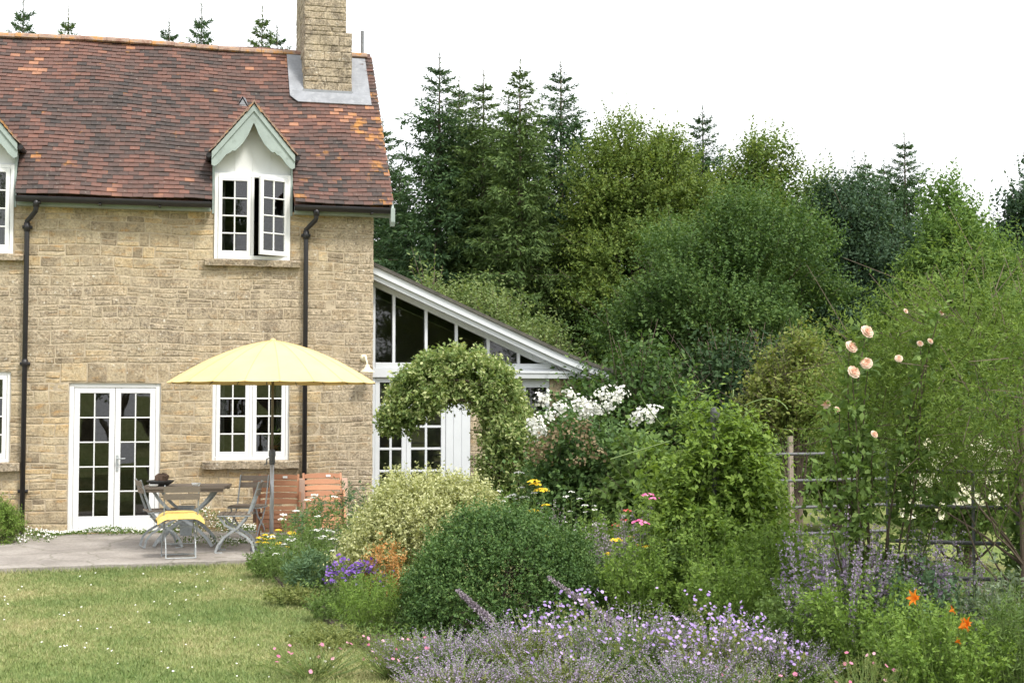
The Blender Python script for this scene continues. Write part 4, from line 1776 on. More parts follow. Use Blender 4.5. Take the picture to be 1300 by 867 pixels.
# ------------------------------------------------------------------ leaf and flower colours
L_ = {}
L_['spruce'] = leafmat('spruce_needles', (.020, .042, .020), (.043, .080, .034), (.095, .145, .052), .12, .6, .7, .45)
L_['spruce2'] = leafmat('olive_spruce_needles', (.027, .049, .017), (.062, .10, .031), (.125, .165, .052), .12, .6, .7, .45)
L_['hazel'] = leafmat('light_green_leaves', (.045, .075, .018), (.10, .145, .035), (.21, .235, .06), .3, .5, .8, .5)
L_['airy'] = leafmat('airy_yellow_green_leaves', (.04, .07, .018), (.085, .13, .032), (.20, .22, .05), .3, .5, .8, .6)
L_['beech'] = leafmat('mid_green_leaves', (.022, .045, .014), (.053, .098, .027), (.13, .18, .055), .25, .45, .7, .6)
L_['ash'] = leafmat('blue_green_leaves', (.018, .038, .022), (.04, .072, .040), (.075, .115, .06), .2, .5, .6, .6)
L_['larch'] = leafmat('feathery_fresh_green', (.045, .085, .022), (.085, .145, .038), (.14, .205, .06), .25, .6, .6, .7)
L_['apple'] = leafmat('sapling_leaves', (.05, .085, .028), (.12, .165, .06), (.23, .265, .12), .28, .5, .6, .9)
L_['yellowish'] = leafmat('yellowish_leaves', (.055, .085, .02), (.125, .155, .04), (.23, .23, .08), .28, .5, .6, 1)
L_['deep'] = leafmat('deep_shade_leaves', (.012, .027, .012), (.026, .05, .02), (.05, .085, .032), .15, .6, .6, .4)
L_['box'] = leafmat('box_leaves', (.028, .060, .021), (.064, .118, .037), (.14, .20, .060), .2, .4, .7, 3.0)
L_['varieg'] = leafmat('cream_variegated_leaves', (.12, .145, .06), (.30, .31, .15), (.60, .57, .34), .25, .5, .5, 2.2)
L_['arch'] = leafmat('cream_edged_leaves', (.05, .09, .028), (.15, .20, .065), (.55, .55, .30), .25, .45, .75, 2.0)
L_['rosel'] = leafmat('rose_leaves', (.028, .058, .022), (.065, .115, .038), (.13, .20, .065), .22, .4, .5, 2)
L_['hop'] = leafmat('hop_leaves', (.055, .10, .020), (.125, .19, .038), (.22, .29, .07), .32, .45, .6, 1.6)
L_['fresh'] = leafmat('fresh_green_leaves', (.06, .11, .022), (.125, .195, .042), (.22, .30, .075), .3, .5, .6, 2)
L_['mid'] = leafmat('border_green_leaves', (.045, .08, .022), (.095, .15, .042), (.17, .235, .075), .28, .5, .6, 2)
L_['grey'] = leafmat('grey_green_leaves', (.06, .085, .055), (.12, .155, .10), (.20, .24, .155), .2, .6, .5, 2)
L_['bluegr'] = leafmat('blue_green_foliage', (.04, .078, .04), (.08, .135, .07), (.145, .205, .11), .2, .55, .5, 2)
L_['olive'] = leafmat('olive_ground_leaves', (.075, .10, .032), (.15, .175, .06), (.28, .28, .12), .25, .6, .7, 1.3)
L_['tama'] = leafmat('tamarisk_sprays', (.052, .086, .020), (.102, .155, .034), (.175, .23, .06), .28, .55, .6, 1.5)
L_['dry'] = leafmat('dried_brown_flowers', (.075, .055, .03), (.15, .115, .068), (.25, .20, .125), .15, .8, .5, 3)
L_['rust'] = leafmat('rusty_dry_leaves', (.20, .09, .03), (.36, .19, .07), (.45, .33, .15), .2, .7, .5, 3)
L_['lav'] = leafmat('grey_lavender_florets', (.24, .185, .27), (.40, .325, .46), (.56, .485, .61), .2, .8, .6, 2.5, True)
L_['lav2'] = leafmat('mauve_spire_florets', (.20, .165, .19), (.35, .30, .34), (.52, .46, .52), .2, .8, .6, 2.5, True)
L_['violet'] = leafmat('violet_petals', (.28, .19, .44), (.42, .30, .60), (.58, .45, .72), .25, .6, .3, 3, True)
L_['purple'] = leafmat('deep_purple_petals', (.10, .045, .24), (.18, .085, .38), (.30, .18, .5), .2, .6, .3, 3, True)
L_['pink'] = leafmat('pink_petals', (.55, .16, .28), (.70, .28, .42), (.82, .52, .60), .25, .6, .3, 3, True)
L_['white'] = leafmat('white_petals', (.66, .66, .58), (.78, .78, .73), (.85, .85, .82), .2, .6, .3, 3, True)
L_['yellow'] = leafmat('yellow_florets', (.62, .38, .02), (.78, .55, .03), (.85, .68, .08), .2, .6, .3, 3, True)
L_['red'] = leafmat('coral_red_petals', (.55, .06, .06), (.72, .12, .12), (.8, .25, .22), .2, .6, .3, 3, True)
L_['hotpink'] = leafmat('deep_pink_petals', (.5, .07, .22), (.68, .14, .34), (.8, .35, .5), .2, .6, .3, 3, True)
L_['orange'] = leafmat('orange_lily_petals', (.62, .13, .01), (.80, .22, .015), (.88, .36, .05), .25, .5, .3, 8, True)
L_['peach'] = leafmat('peach_rose_petals', (.76, .42, .30), (.84, .60, .47), (.88, .76, .66), .25, .6, .3, 9, True)
L_['cream'] = leafmat('cream_petals', (.66, .64, .42), (.76, .74, .55), (.82, .80, .66), .25, .6, .3, 3, True)


# ------------------------------------------------------------------ border plants
def petal_flower(mb, c, nrm_, r, n=5, cup=.2, wid=.9, val=None):
    nrm_ = unit(np.array(nrm_, float))
    a = unit(np.cross(nrm_, (0.3, .2, 1)))
    b = np.cross(nrm_, a)
    for k in range(n):
        th = 6.283 * k / n
        d = a * math.cos(th) + b * math.sin(th)
        e = np.cross(nrm_, d)
        w_ = r * wid * math.sin(math.pi / n)
        V = [c, c + d * r * .6 + e * w_ + nrm_ * cup * r * .5, c + d * r + nrm_ * cup * r, c + d * r * .6 - e * w_ + nrm_ * cup * r * .5]
        mb.add(V, [(0, 1, 2, 3)], val)


def rose_bloom(c, nrm_, r, rg):
    mb = MB()
    nrm_ = unit(np.array(nrm_, float))
    a = unit(np.cross(nrm_, (0.31, .2, 1)))
    b = np.cross(nrm_, a)
    for lay in range(4):
        n = (7, 6, 5, 4)[lay]
        rr = r * (1, .82, .6, .36)[lay]
        lift = (.05, .35, .75, 1.1)[lay]
        for k in range(n):
            th = 6.283 * (k + lay * .43) / n + rg.uniform(-.15, .15)
            d = a * math.cos(th) + b * math.sin(th)
            e = np.cross(nrm_, d)
            V = []
            for j in range(4):
                t = j / 3
                w_ = rr * (.18, .5, .62, .38)[j]
                h = rr * lift * t ** 1.3 * .8 + (.0 if lay else -.12 * rr * t)
                for s_ in (-1, 0, 1):
                    V.append(c + d * rr * t * (1 - .25 * lift * .5) + e * w_ * s_ + nrm_ * (h + abs(s_) * .10 * rr) + rg.normal(0, .02 * r, 3))
            Fc = []
            for j in range(3):
                for s_ in range(2):
                    q = j * 3 + s_
                    Fc.append([q, q + 1, q + 4, q + 3])
            mb.add(V, Fc, float(np.clip(.9 - .25 * lay + rg.normal(0, .12), 0, 1)))
    return mb


def umbel(mb, c, r, rg, n=26, dome=.3, sz=.16):
    for _ in range(n):
        th, q = rg.uniform(0, 6.283), math.sqrt(rg.random())
        p = c + np.array((math.cos(th) * q * r, math.sin(th) * q * r, dome * r * (1 - q * q) + rg.normal(0, .03 * r)))
        nn = np.array((math.cos(th) * q * .6, math.sin(th) * q * .6 - .3, 1)) + rg.normal(0, .25, 3)
        petal_flower(mb, p, nn, r * sz * rg.uniform(.8, 1.4), 4, .1, 1.1, float(rg.random()))


def herb(name, label, cat, px, d, top, halfw, nst, mat, k=26, leaf=.05, wd=.4, spread=.75, flower=None, fl='spike', fk=40, fsz=.016, frac=.35, depth=None, seed=0,
         group=None, base_z=GZ, nfl=None, side=.9, upw=.25, hvar=.3, stemmat='stem', single=False, fr=.04, lean=(0, 0), taper=.5):
    """a clump of leafy stems fanning out of the soil, with spires, heads or discs of flowers on them"""
    rg = np.random.default_rng(seed + 300)
    base = spot(px, d, base_z)
    H = float(at(650, top, d)[2]) - base_z
    rx = halfw * d / FPX
    ry = depth or rx
    t = thing(name, label, cat, base, group)
    th = rg.uniform(0, 6.283, nst)
    q = np.sqrt(rg.random(nst))
    S = np.stack([base[0] + rx * (1 - spread) * q * np.cos(th), base[1] + ry * (1 - spread) * q * np.sin(th), np.full(nst, base_z)], 1)
    hh = H * (1 - .30 * q ** 2) * (1 - hvar * rg.random(nst) ** 1.5)
    T = np.stack([base[0] + rx * q * np.cos(th) + lean[0] * hh, base[1] + ry * q * np.sin(th) + lean[1] * hh, base_z + hh], 1)
    hi = 1 - (frac * .85 if flower and fl == 'spike' else 0)
    ns = max(3, k // 6)
    if not flower:
        leaf *= 1.25
    Dst = T - S
    u = .12 + (hi - .14) * (np.arange(ns)[None] + rg.random((nst, ns))) / ns
    SS = S[:, None] + Dst[:, None] * u[..., None]
    az = rg.uniform(0, 6.283, (nst, ns))
    DD = np.stack([np.cos(az), np.sin(az), np.zeros_like(az)], -1) * side * .8 + unit(Dst)[:, None] * .75
    LL = (leaf * 1.1 + .16 * H * (1 - u * .75)) * rg.uniform(.6, 1.2, u.shape)
    SS, DD, LL = np.vstack([SS.reshape(-1, 3), S + Dst * (hi - .22)]), np.vstack([DD.reshape(-1, 3), Dst]), np.concatenate([LL.reshape(-1), .24 * hh])
    P, Q, tt = twig_leaves(SS, unit(DD), LL, 7, .9, .05, rg, .3)
    sz = leaf * rg.uniform(.6, 1.25, len(P)) * (1.05 - .45 * tt)
    ok = P[:, 2] > base_z + .01
    P, Q, tt, sz = P[ok], Q[ok], tt[ok], sz[ok]
    LEAFN[0] += len(P)
    leaf_mesh('foliage', mat, P, Q, sz, sz * wd, t, upw, .06, np.clip(rg.random(len(P)) * .8 + .2 * tt, 0, 1))
    mb = MB()
    for i in range(min(nst, 160)):
        m_ = (S[i] + T[i]) / 2 + rg.normal(0, .02, 3)
        mb.tube([S[i], m_, T[i]], [.0028, .0022, .0013], 3, cap=False)
    mb.build('stems', M[stemmat], t)
    if flower:
        ii = rg.permutation(nst)[:nfl or nst]
        if fl == 'spike':
            P, Q, sz = [], [], []
            for i in ii:
                D = T[i] - S[i]
                u = rg.random(fk)
                # florets sit in whorls
                u = np.round(u * 9) / 9 + rg.normal(0, .018, fk)
                tt = 1 - frac * (1 - u)
                p = S[i] + D * tt[:, None]
                sd = rdir(fk, rg)
                sd[:, 2] *= .5
                P.append(p + sd * .35 * fsz)
                Q.append(sd + unit(D) * .4)
                sz.append(fsz * (1.25 - .6 * u) * rg.uniform(.7, 1.3, fk))
            P, Q, sz = np.vstack(P), np.vstack(Q), np.concatenate(sz)
            LEAFN[0] += len(P)
            o = leaf_mesh('flower_spikes', flower, P, Q, sz, sz * .75, t, .3, .1)
            setp(o, kind='stuff')
        elif fl == 'disc':
            mb = MB()
            for i in ii:
                for _ in range(fk):
                    p = T[i] + rg.normal(0, fr, 3) * (1, 1, .6)
                    nn = np.array((rg.normal(0, .5), -.5 + rg.normal(0, .4), .8))
                    petal_flower(mb, p, nn, fsz * rg.uniform(.7, 1.2), 5, .1, 1.05, float(rg.random()))
            o = mb.build('flowers', flower, t)
            setp(o, kind='stuff')
        elif fl == 'umbel':
            for i in ii:
                mb = MB()
                umbel(mb, T[i] + (0, 0, .02), fr * rg.uniform(.7, 1.25), rg, fk)
                mb.build('flower_head', flower, t)
    return t


# -- the rounded evergreens in front
def dome_bush(name, label, px, d, top, halfw, mat, ncl, m, k, leaf, tw, cr, seed, low=None, depth=None, lobes=None, upw=.4, side=.9, rough=.07, up=.32, lo=.8, zmin=-.35):
    return broadleaf(name, label, 'bush', px, d, top, halfw, mat, ncl, m, k, leaf, tw, cr, low, depth, seed, zmin, trunk=.03, upw=upw, parts=('stems', 'foliage'), rough=rough, up=up,
                     lo=lo, side=side, limbs=30, lobes=lobes)


dome_bush('box_bush', 'dark green clipped box ball in front of the pale cream bush', 643, 11.0, 638, 128, L_['box'], 760, 17, 7, (.029, .017), .085, .085, 1, low=845, rough=.03)
dome_bush('variegated_bush', 'pale cream variegated dome bush between the box ball and the conservatory', 545, 13.0, 596, 105, L_['varieg'], 560, 17, 7, (.034, .021), .11, .10, 2, low=770,
          lobes=[(-.05, .28, .62, 60), (.35, .02, .7, 60)])

# -- the evergreen trained over an arch in front of the conservatory doors
ap = spot(560, 15.4)
arch = thing('arch_shrub', 'cream edged evergreen climber trained over an arch before the conservatory doors', 'climbing shrub', spot(642, 15.4))
ctr = at(577, 548, 15.4)
ux = np.array([_R[0], _R[1], 0.0])
uy = np.array([_F[0], _F[1], 0.0])
uy /= np.linalg.norm(uy)
cc, dd = [], []
rg = np.random.default_rng(21)
for i in range(430):
    a = rg.uniform(-.06, 1.0) * math.pi
    ro = rg.uniform(.0, 1)
    ax_, az_ = .50 + .29 * ro, .40 + .46 * ro
    thick = rg.uniform(-.36, .36) * (1 - .4 * ro)
    if a > math.pi * .86 and ro < .25:
        continue
    p = ctr + ux * ax_ * math.cos(a) * (1 if math.cos(a) > 0 else .93) + np.array((0, 0, az_ * math.sin(a))) + uy * thick
    cc.append(p)
    dd.append(unit(ux * math.cos(a) + np.array((0, 0, math.sin(a))) + uy * thick * 1.2) * (1 if ro > .4 else -.3))
for i in range(300):                    # the leg of the arch on the right, bushy down to the ground
    z = rg.uniform(GZ, ctr[2] + .1)
    q, th = rg.random() ** .5, rg.uniform(0, 6.28)
    hw = .30 + .05 * math.sin(z * 3)
    p = ctr + ux * (.60 + hw * q * math.cos(th)) + uy * .40 * q * math.sin(th)
    p[2] = z
    cc.append(p)
    dd.append(unit(ux * math.cos(th) + uy * math.sin(th) + np.array((0, 0, .1))))
cc, dd = np.array(cc), np.array(dd)
S, D = twigs(cc, dd, 13, .075, .15, .9, rg)
P, Q, tt = twig_leaves(S, D, rg.uniform(.07, .17, len(S)), 6, .9, .1, rg)
sz = .048 * rg.uniform(.65, 1.3, len(P))
leaf_mesh('foliage', L_['arch'], P, Q, sz, sz * .55, arch, .5, .08, np.clip(rg.random(len(P)) * .85 + .2 * tt - .05, 0, 1))
mb = MB()
for sx in (.50, .72):
    for off in (-.2, .2):
        pts = [ctr + ux * sx + uy * off + np.array((0, 0, GZ - ctr[2]))]
        for k in range(9):
            a = math.pi * k / 9
            pts.append(ctr + ux * sx * math.cos(a) + uy * off + np.array((0, 0, (sx - .14) * math.sin(a))))
        mb = MB()
        mb.tube(pts, .012, 5)
        mb.build('stem', M['bark'], arch)

# -- climbing white rose, hop and the red-flowered plants in the middle distance
rose = broadleaf('white_rose', 'rose bush with white flower clusters and faded brown blooms right of the arch', 'rose bush', 752, 14.0, 512, 92, L_['rosel'], 150, 14, 6, (.065, .042), .25, .18, low=735,
                 seed=31, trunk=.04, parts=('stems', 'foliage'), lobes=[(-.3, .1, .6, 40), (.5, .25, .4, 30)])
rg = np.random.default_rng(32)


def cluster(px, py, d, r, n, mat, parent, name, fr, kind='disc'):
    mb = MB()
    for _ in range(n):
        v = rg.normal(0, .5, 3) * r * (1, 1, .85)
        p = at(px, py, d) + v
        nn = v / r + np.array((0, -.5, .4)) + rg.normal(0, .5, 3)
        petal_flower(mb, p, nn, fr * rg.uniform(.7, 1.3), 5, .25, 1.15, float(rg.random()))
    return mb.build(name, mat, parent)


for px, py, r, n in ((690, 505, .07, 26), (712, 518, .06, 22), (748, 517, .085, 46), (741, 522, .06, 26), (765, 500, .06, 22), (788, 497, .055, 24), (783, 506, .05, 18), (680, 535, .07, 34),
                     (684, 547, .075, 40), (700, 528, .05, 16), (722, 500, .05, 12), (756, 520, .06, 22), (772, 516, .05, 16), (812, 525, .06, 18), (828, 522, .065, 22), (806, 533, .05, 14),
                     (735, 512, .06, 24), (826, 531, .05, 12)):
    cluster(px, py, 13.4 + rg.uniform(-.1, .2), r * 1.25, int(n * 2.6), L_['white'], rose, 'blossom', .0145)
for px, py, r, n in ((690, 565, .12, 60), (702, 553, .1, 40), (745, 560, .10, 36), (725, 545, .1, 30), (760, 572, .09, 30), (680, 575, .1, 50), (733, 585, .08, 24), (742, 540, .08, 26)):
    cluster(px, py, 13.4 + rg.uniform(-.15, .15), r * 1.3, int(n * 1.3), L_['dry'], rose, 'faded_blossom', .014)

hop = broadleaf('hop_bine', 'golden green hop bine heaped over a dark post beside the iron fence', 'climbing plant', 906, 11.5, 503, 92, L_['hop'], 170, 12, 7, (.058, .036), .30, .13, low=790, rough=.3, seed=41, trunk=.03,
                parts=('stems', 'foliage'), lobes=[(-.55, -.3, .5, 50), (.35, .35, .5, 30), (.6, -.2, .4, 20), (0, -.55, .9, 80), (-.4, -.75, .5, 50), (.4, -.75, .5, 50)], zmin=-.9, droop=.5, upw=.75, bark='stem')
mb = MB()
for a, b, c in (((880, 520), (862, 488), (893, 500)), ((925, 515), (934, 480), (930, 505)), ((850, 560), (800, 575), (775, 583)), ((868, 530), (845, 505), (858, 525)), ((945, 515), (985, 495), (1000, 520)),
                ((840, 540), (815, 510), (812, 500))):
    p, q, r_ = at(*a, 11.3), at(*b, 11.25), at(*c, 11.2)
    pts = [p * (1 - t) ** 2 + q * 2 * t * (1 - t) + r_ * t * t for t in np.linspace(0, 1, 9)]
    mb = MB()
    mb.tube(pts, .005, 4)
    mb.build('tendril', M['stem'], hop)
pb_ = spot(908, 11.45)
post = thing('garden_post', 'short dark post with a rounded cap showing through the hop bine', 'post', pb_)
b = MB()
zt = float(at(650, 518, 11.42)[2])
pb2 = spot(908, 11.42)
b.lathe((pb2[0], pb2[1], GZ), [(.028, 0), (.028, zt - GZ - .12), (.04, zt - GZ - .12), (.042, zt - GZ - .03), (.03, zt - GZ), (0, zt - GZ + .01)], 12)
b.build('shaft', M['iron'], post)

broadleaf('dark_leaf_bush', 'broad leaved green bush between the white rose and the hop bine', 'bush', 818, 13.2, 545, 58, L_['mid'], 80, 14, 6, (.085, .06), .2, .16, low=745, seed=43, trunk=.03,
          parts=('stems', 'foliage'))
# -- tamarisk-like shrub on the right with peach roses beside it
tam = broadleaf('feathery_shrub', 'tall feathery bright green shrub leaning in at the end of the border', 'shrub', 1300, 9.8, 284, 250, L_['tama'], 200, 19, 13, (.046, .010), .34, .17, low=634, seed=51, trunk=.035,
                parts=('branches', 'foliage'), lo=.5, rough=.12, lobes=[(-.6, -.3, .4, 50), (-.3, .2, .5, 30)], side=.75, up=.1, zmin=-.8, limbs=24, droop=.25)
rb_ = thing('peach_rose', 'leggy rose bush with peach flowers in front of the feathery shrub', 'rose bush', spot(1110, 9.75))
rg = np.random.default_rng(55)
mb = MB()
b0 = spot(1110, 9.75)
tips = []
for px, py in ((1101, 421), (1081, 441), (1100, 462), (1083, 472), (1048, 514), (1063, 520), (1111, 551), (1195, 397), (1168, 436), (1180, 432), (1200, 620), (1060, 560), (1150, 560), (1085, 590), (1040, 610),
               (1160, 600)):
    tip = at(px, py, 9.1 + rg.uniform(-.15, .15))
    m_ = (b0 + tip) / 2 + np.array((rg.normal(0, .1), rg.normal(0, .1), .1))
    pts = [b0 * (1 - t) ** 2 + m_ * 2 * t * (1 - t) + tip * t * t + rg.normal(0, .008, 3) for t in np.linspace(0, 1, 9)]
    mb.tube(pts, [.009 - .006 * i / 8 for i in range(9)], 6, cap=False)
    tips.append((tip, pts))
for _ in range(14):
    tip = b0 + np.array((rg.uniform(-.38, .42), rg.uniform(-.3, .3), rg.uniform(.35, .95)))
    mb.tube([b0, b0 * .5 + tip * .5 + (0, 0, .06), tip], [.008, .006, .003], 5, cap=False)
mb.build('stems', M['bark'], rb_)
S, D = [], []
for tip, pts in tips:
    for i in range(4, 9):
        for _ in range(8):
            S.append(pts[i])
            D.append(rdir(1, rg)[0] + (0, 0, .2))
S, D = np.array(S), unit(np.array(D))
P, Q, tt = twig_leaves(S, D, rg.uniform(.06, .14, len(S)), 5, .8, .1, rg)
sz = .052 * rg.uniform(.7, 1.3, len(P))
leaf_mesh('foliage', L_['mid'], P, Q, sz, sz * .6, rb_, .5, .08)
for i, (r_, px, py) in enumerate(((.052, 1101, 421), (.048, 1081, 440), (.046, 1100, 461), (.05, 1084, 472), (.036, 1048, 513), (.026, 1063, 520), (.03, 1110, 551), (.022, 1195, 397), (.024, 1168, 436), (.024, 1181, 433),
                                  (.03, 1141, 455), (.02, 1150, 395))):
    tip = at(px, py, 9.0)
    rose_bloom(tip, (rg.normal(0, .4), -.9, .5), r_ * .88, rg).build('flower', L_['peach'], rb_)

# -- spires, catmint and herbs across the border
herb('mauve_spires', 'stand of grey mauve flower spires right behind the box ball', 'flowering plant', 815, 11.4, 632, 84, 90, L_['mid'], 34, .045, .3, .55, L_['lav2'], 'spike', 60, .021, .42, seed=1, hvar=.45)
herb('mauve_spires', 'few grey mauve spires in front of the white rose', 'flowering plant', 700, 12.4, 622, 45, 18, L_['mid'], 20, .045, .3, .55, L_['lav2'], 'spike', 60, .021, .4, seed=2, hvar=.4)
herb('mint_clump', 'bright green leafy mint clump below the hop bine', 'leafy plant', 905, 10.9, 634, 62, 140, L_['fresh'], 40, .036, .5, .5, seed=3, hvar=.35)
herb('mint_clump', 'bright green leafy mint clump at the foot of the iron fence', 'leafy plant', 972, 10.5, 650, 56, 130, L_['fresh'], 40, .036, .5, .5, seed=4, hvar=.4)
herb('mint_clump', 'bright green leafy mint clump filling the gap right of the box ball', 'leafy plant', 812, 10.75, 672, 56, 130, L_['fresh'], 40, .036, .5, .5, seed=14, hvar=.4)
herb('golden_leaf_plant', 'low mid green plant in front of the bright mint clumps', 'leafy plant', 925, 10.0, 690, 68, 130, L_['fresh'], 38, .034, .5, .5, seed=5, hvar=.4)
herb('russian_sage', 'lavender blue sage spreading round the bare rose stems', 'flowering plant', 1060, 9.35, 625, 85, 80, L_['grey'], 18, .03, .3, .55, L_['lav'], 'spike', 90, .021, .5, seed=6, hvar=.6)
herb('russian_sage', 'lavender blue sage sprawling beneath the feathery shrub', 'flowering plant', 1185, 9.35, 655, 80, 60, L_['grey'], 18, .03, .3, .5, L_['lav'], 'spike', 90, .02, .5, seed=7, hvar=.6)
herb('sedum_clump', 'grey green sedum clump behind the orange lilies', 'leafy plant', 1165, 9.2, 706, 75, 80, L_['bluegr'], 26, .042, .55, .5, seed=8, hvar=.3)
herb('sedum_clump', 'dusty grey plant by the ivy covered post', 'leafy plant', 1268, 8.9, 690, 55, 60, L_['grey'], 24, .04, .4, .5, seed=9, hvar=.5)
herb('oregano_clump', 'broad light green oregano clump left of the orange lilies', 'leafy plant', 1095, 9.0, 716, 98, 150, L_['fresh'], 40, .034, .5, .55, seed=10, hvar=.35)
herb('oregano_clump', 'upright light green oregano stems in the front corner under the lilies', 'leafy plant', 1185, 8.3, 760, 95, 150, L_['fresh'], 40, .030, .5, .5, seed=11, hvar=.4)
herb('oregano_clump', 'grassy green herb clump at the far end of the border front', 'leafy plant', 1290, 8.3, 740, 60, 80, L_['mid'], 30, .05, .16, .6, seed=12, hvar=.4, upw=.2)
herb('oregano_clump', 'small leaved green clump between the sage and the catmint', 'leafy plant', 1010, 9.3, 730, 60, 90, L_['mid'], 32, .036, .5, .5, seed=13, hvar=.4)
cm = [(560, 9.2, 792, 95, 'drift of grey lavender catmint on the lawn side of the box ball foot'),
      (675, 9.2, 768, 105, 'drift of grey lavender catmint directly below the box ball'),
      (800, 9.1, 760, 110, 'drift of grey lavender catmint under the violet cranesbill'),
      (905, 8.9, 768, 100, 'drift of grey lavender catmint below the bright green herbs'),
      (990, 8.7, 795, 85, 'drift of grey lavender catmint beside the oregano'),
      (720, 8.3, 812, 110, 'foremost drift of grey lavender catmint at the centre of the border edge'),
      (880, 8.2, 815, 100, 'foremost drift of grey lavender catmint nearest the oregano'),
      (580, 8.35, 822, 90, 'foremost drift of grey lavender catmint nearest the lawn')]
for i, (px, d, top, hw, lab) in enumerate(cm):
    herb('catmint', lab, 'flowering plant', px, d, top, hw, 190, L_['olive'] if i % 2 else L_['mid'], 30, .028, .4, .75, L_['lav'], 'spike', 24, .0125, .42, seed=20 + i, group='catmint drifts along the border front',
         hvar=.45, base_z=GZ)
for i, (px, d, top, hw, nst, lab) in enumerate(((800, 8.85, 748, 165, 48, 'violet cranesbill flowers scattered over the catmint below the box ball'), (930, 8.6, 776, 90, 26, 'violet cranesbill flowers over the catmint near the oregano'))):
    herb('cranesbill', lab, 'flowering plant', px, d, top, hw, nst, L_['olive'], 14, .03, .8, .4, L_['violet'], 'disc', 7, .0115, .3, seed=40 + i, hvar=.4, fr=.06)
# long grey spikes leaning across the box ball
for i, (p0, p1, d, lab) in enumerate((((790, 800), (700, 735), 9.6, 'long pale mauve flower spike leaning over the right face of the box ball'),
                                      ((625, 790), (582, 750), 9.7, 'pale mauve flower spike leaning over the left face of the box ball'))):
    a, b = at(*p0, d), at(*p1, d)
    a0 = a.copy()
    a0[2] = GZ
    t = thing('flower_spike', lab, 'flower spike', a0)
    mb = MB()
    mb.tube([a0, a * .6 + a0 * .4, a, b], [.004, .004, .003, .002], 4)
    mb.build('stem', M['stem'], t)
    rg = np.random.default_rng(60 + i)
    n = 900
    u = np.round(rg.random(n) * 12) / 12 + rg.normal(0, .02, n)
    P = a + (b - a) * u[:, None]
    Q = rdir(n, rg)
    P = P + rdir(n, rg) * (.022 * (1.15 - .7 * u))[:, None]
    sz = .024 * (1.15 - .5 * u)
    setp(leaf_mesh('florets', L_['lav2'], P, Q, sz, sz * .7, t, .3), kind='stuff')

# -- left part of the border, beside the lawn
herb('ferny_plant', 'bright green ferny plant at the lawn side of the box ball', 'leafy plant', 475, 11.0, 722, 52, 90, L_['fresh'], 44, .034, .22, .5, seed=70, hvar=.35, side=1.0)
herb('ferny_plant', 'dull green ferny plant at the lawn edge below the purple sage', 'leafy plant', 425, 11.6, 748, 40, 60, L_['mid'], 36, .03, .3, .5, seed=71, hvar=.35)
herb('purple_sage', 'small deep purple flowered sage in front of the pale cream bush', 'flowering plant', 452, 12.2, 700, 38, 46, L_['mid'], 22, .04, .4, .5, L_['purple'], 'disc', 5, .016, .3, seed=72, hvar=.4, fr=.025)
herb('sea_holly', 'blue green spiky leaved clump on the lawn edge', 'leafy plant', 392, 13.1, 694, 34, 70, L_['bluegr'], 26, .055, .2, .5, seed=73, hvar=.3)
herb('sea_holly', 'blue green leafy stems rising before the right-hand orange chair', 'leafy plant', 398, 16.0, 622, 30, 26, L_['bluegr'], 34, .07, .2, .5, seed=74, hvar=.4)
herb('sea_holly', 'blue green leafy stems against the cottage corner', 'leafy plant', 447, 17.4, 598, 24, 18, L_['bluegr'], 30, .08, .22, .5, seed=75, hvar=.5)
herb('cow_parsley', 'green ferny plant with flat white flower heads in front of the orange chairs', 'flowering plant', 408, 14.6, 628, 55, 90, L_['mid'], 30, .05, .3, .5, L_['white'], 'umbel', 22, .02, .3, seed=76, hvar=.5,
     nfl=22, fr=.04)
herb('cow_parsley', 'ferny plant with flat white heads next to the lawn edge and patio', 'flowering plant', 378, 14.0, 668, 52, 90, L_['mid'], 28, .045, .3, .5, L_['white'], 'umbel', 20, .02, .3, seed=77, hvar=.5, nfl=14,
     fr=.036)
herb('cow_parsley', 'ferny plant with flat white heads in the gap between arch and white rose', 'flowering plant', 655, 13.6, 598, 36, 40, L_['mid'], 26, .05, .3, .5, L_['white'], 'umbel', 22, .02, .3, seed=78, hvar=.5, nfl=26,
     fr=.04)
herb('cow_parsley', 'flat white flower heads below the brown faded roses', 'flowering plant', 735, 12.9, 600, 24, 16, L_['mid'], 18, .05, .35, .5, L_['white'], 'umbel', 18, .02, .3, seed=79, hvar=.35, nfl=12, fr=.032)
herb('yellow_yarrow', 'yellow flat headed yarrow by the parasol pole and orange chairs', 'flowering plant', 352, 15.4, 668, 26, 24, L_['mid'], 18, .05, .3, .5, L_['yellow'], 'umbel', 40, .02, .3, seed=80, hvar=.45, nfl=16, fr=.042)
herb('yellow_yarrow', 'yellow flat headed yarrow below the white rose', 'flowering plant', 683, 12.9, 604, 15, 12, L_['mid'], 18, .05, .3, .5, L_['yellow'], 'umbel', 46, .02, .3, seed=81, hvar=.5, nfl=8, fr=.06)
herb('yellow_yarrow', 'yellow flat headed yarrow between the mauve spires', 'flowering plant', 800, 11.2, 676, 36, 10, L_['mid'], 18, .05, .3, .5, L_['yellow'], 'umbel', 46, .02, .3, seed=82, hvar=.25, nfl=6, fr=.05)
herb('coral_flowers', 'coral red flowered plant in front of the broad leaved bush', 'flowering plant', 790, 12.4, 632, 22, 14, L_['mid'], 18, .05, .4, .5, L_['red'], 'umbel', 16, .02, .3, seed=83, hvar=.15, nfl=5, fr=.055)
herb('pink_phlox', 'deep pink flowered phlox beside the hop bine', 'flowering plant', 822, 10.9, 614, 16, 14, L_['fresh'], 20, .05, .4, .5, L_['hotpink'], 'umbel', 18, .02, .3, seed=84, hvar=.15, nfl=3, fr=.06)
herb('rusty_spurge', 'rusty orange dry leaved plant at the foot of the pale cream bush', 'leafy plant', 492, 12.2, 668, 30, 36, L_['rust'], 26, .035, .45, .5, seed=85, hvar=.5)
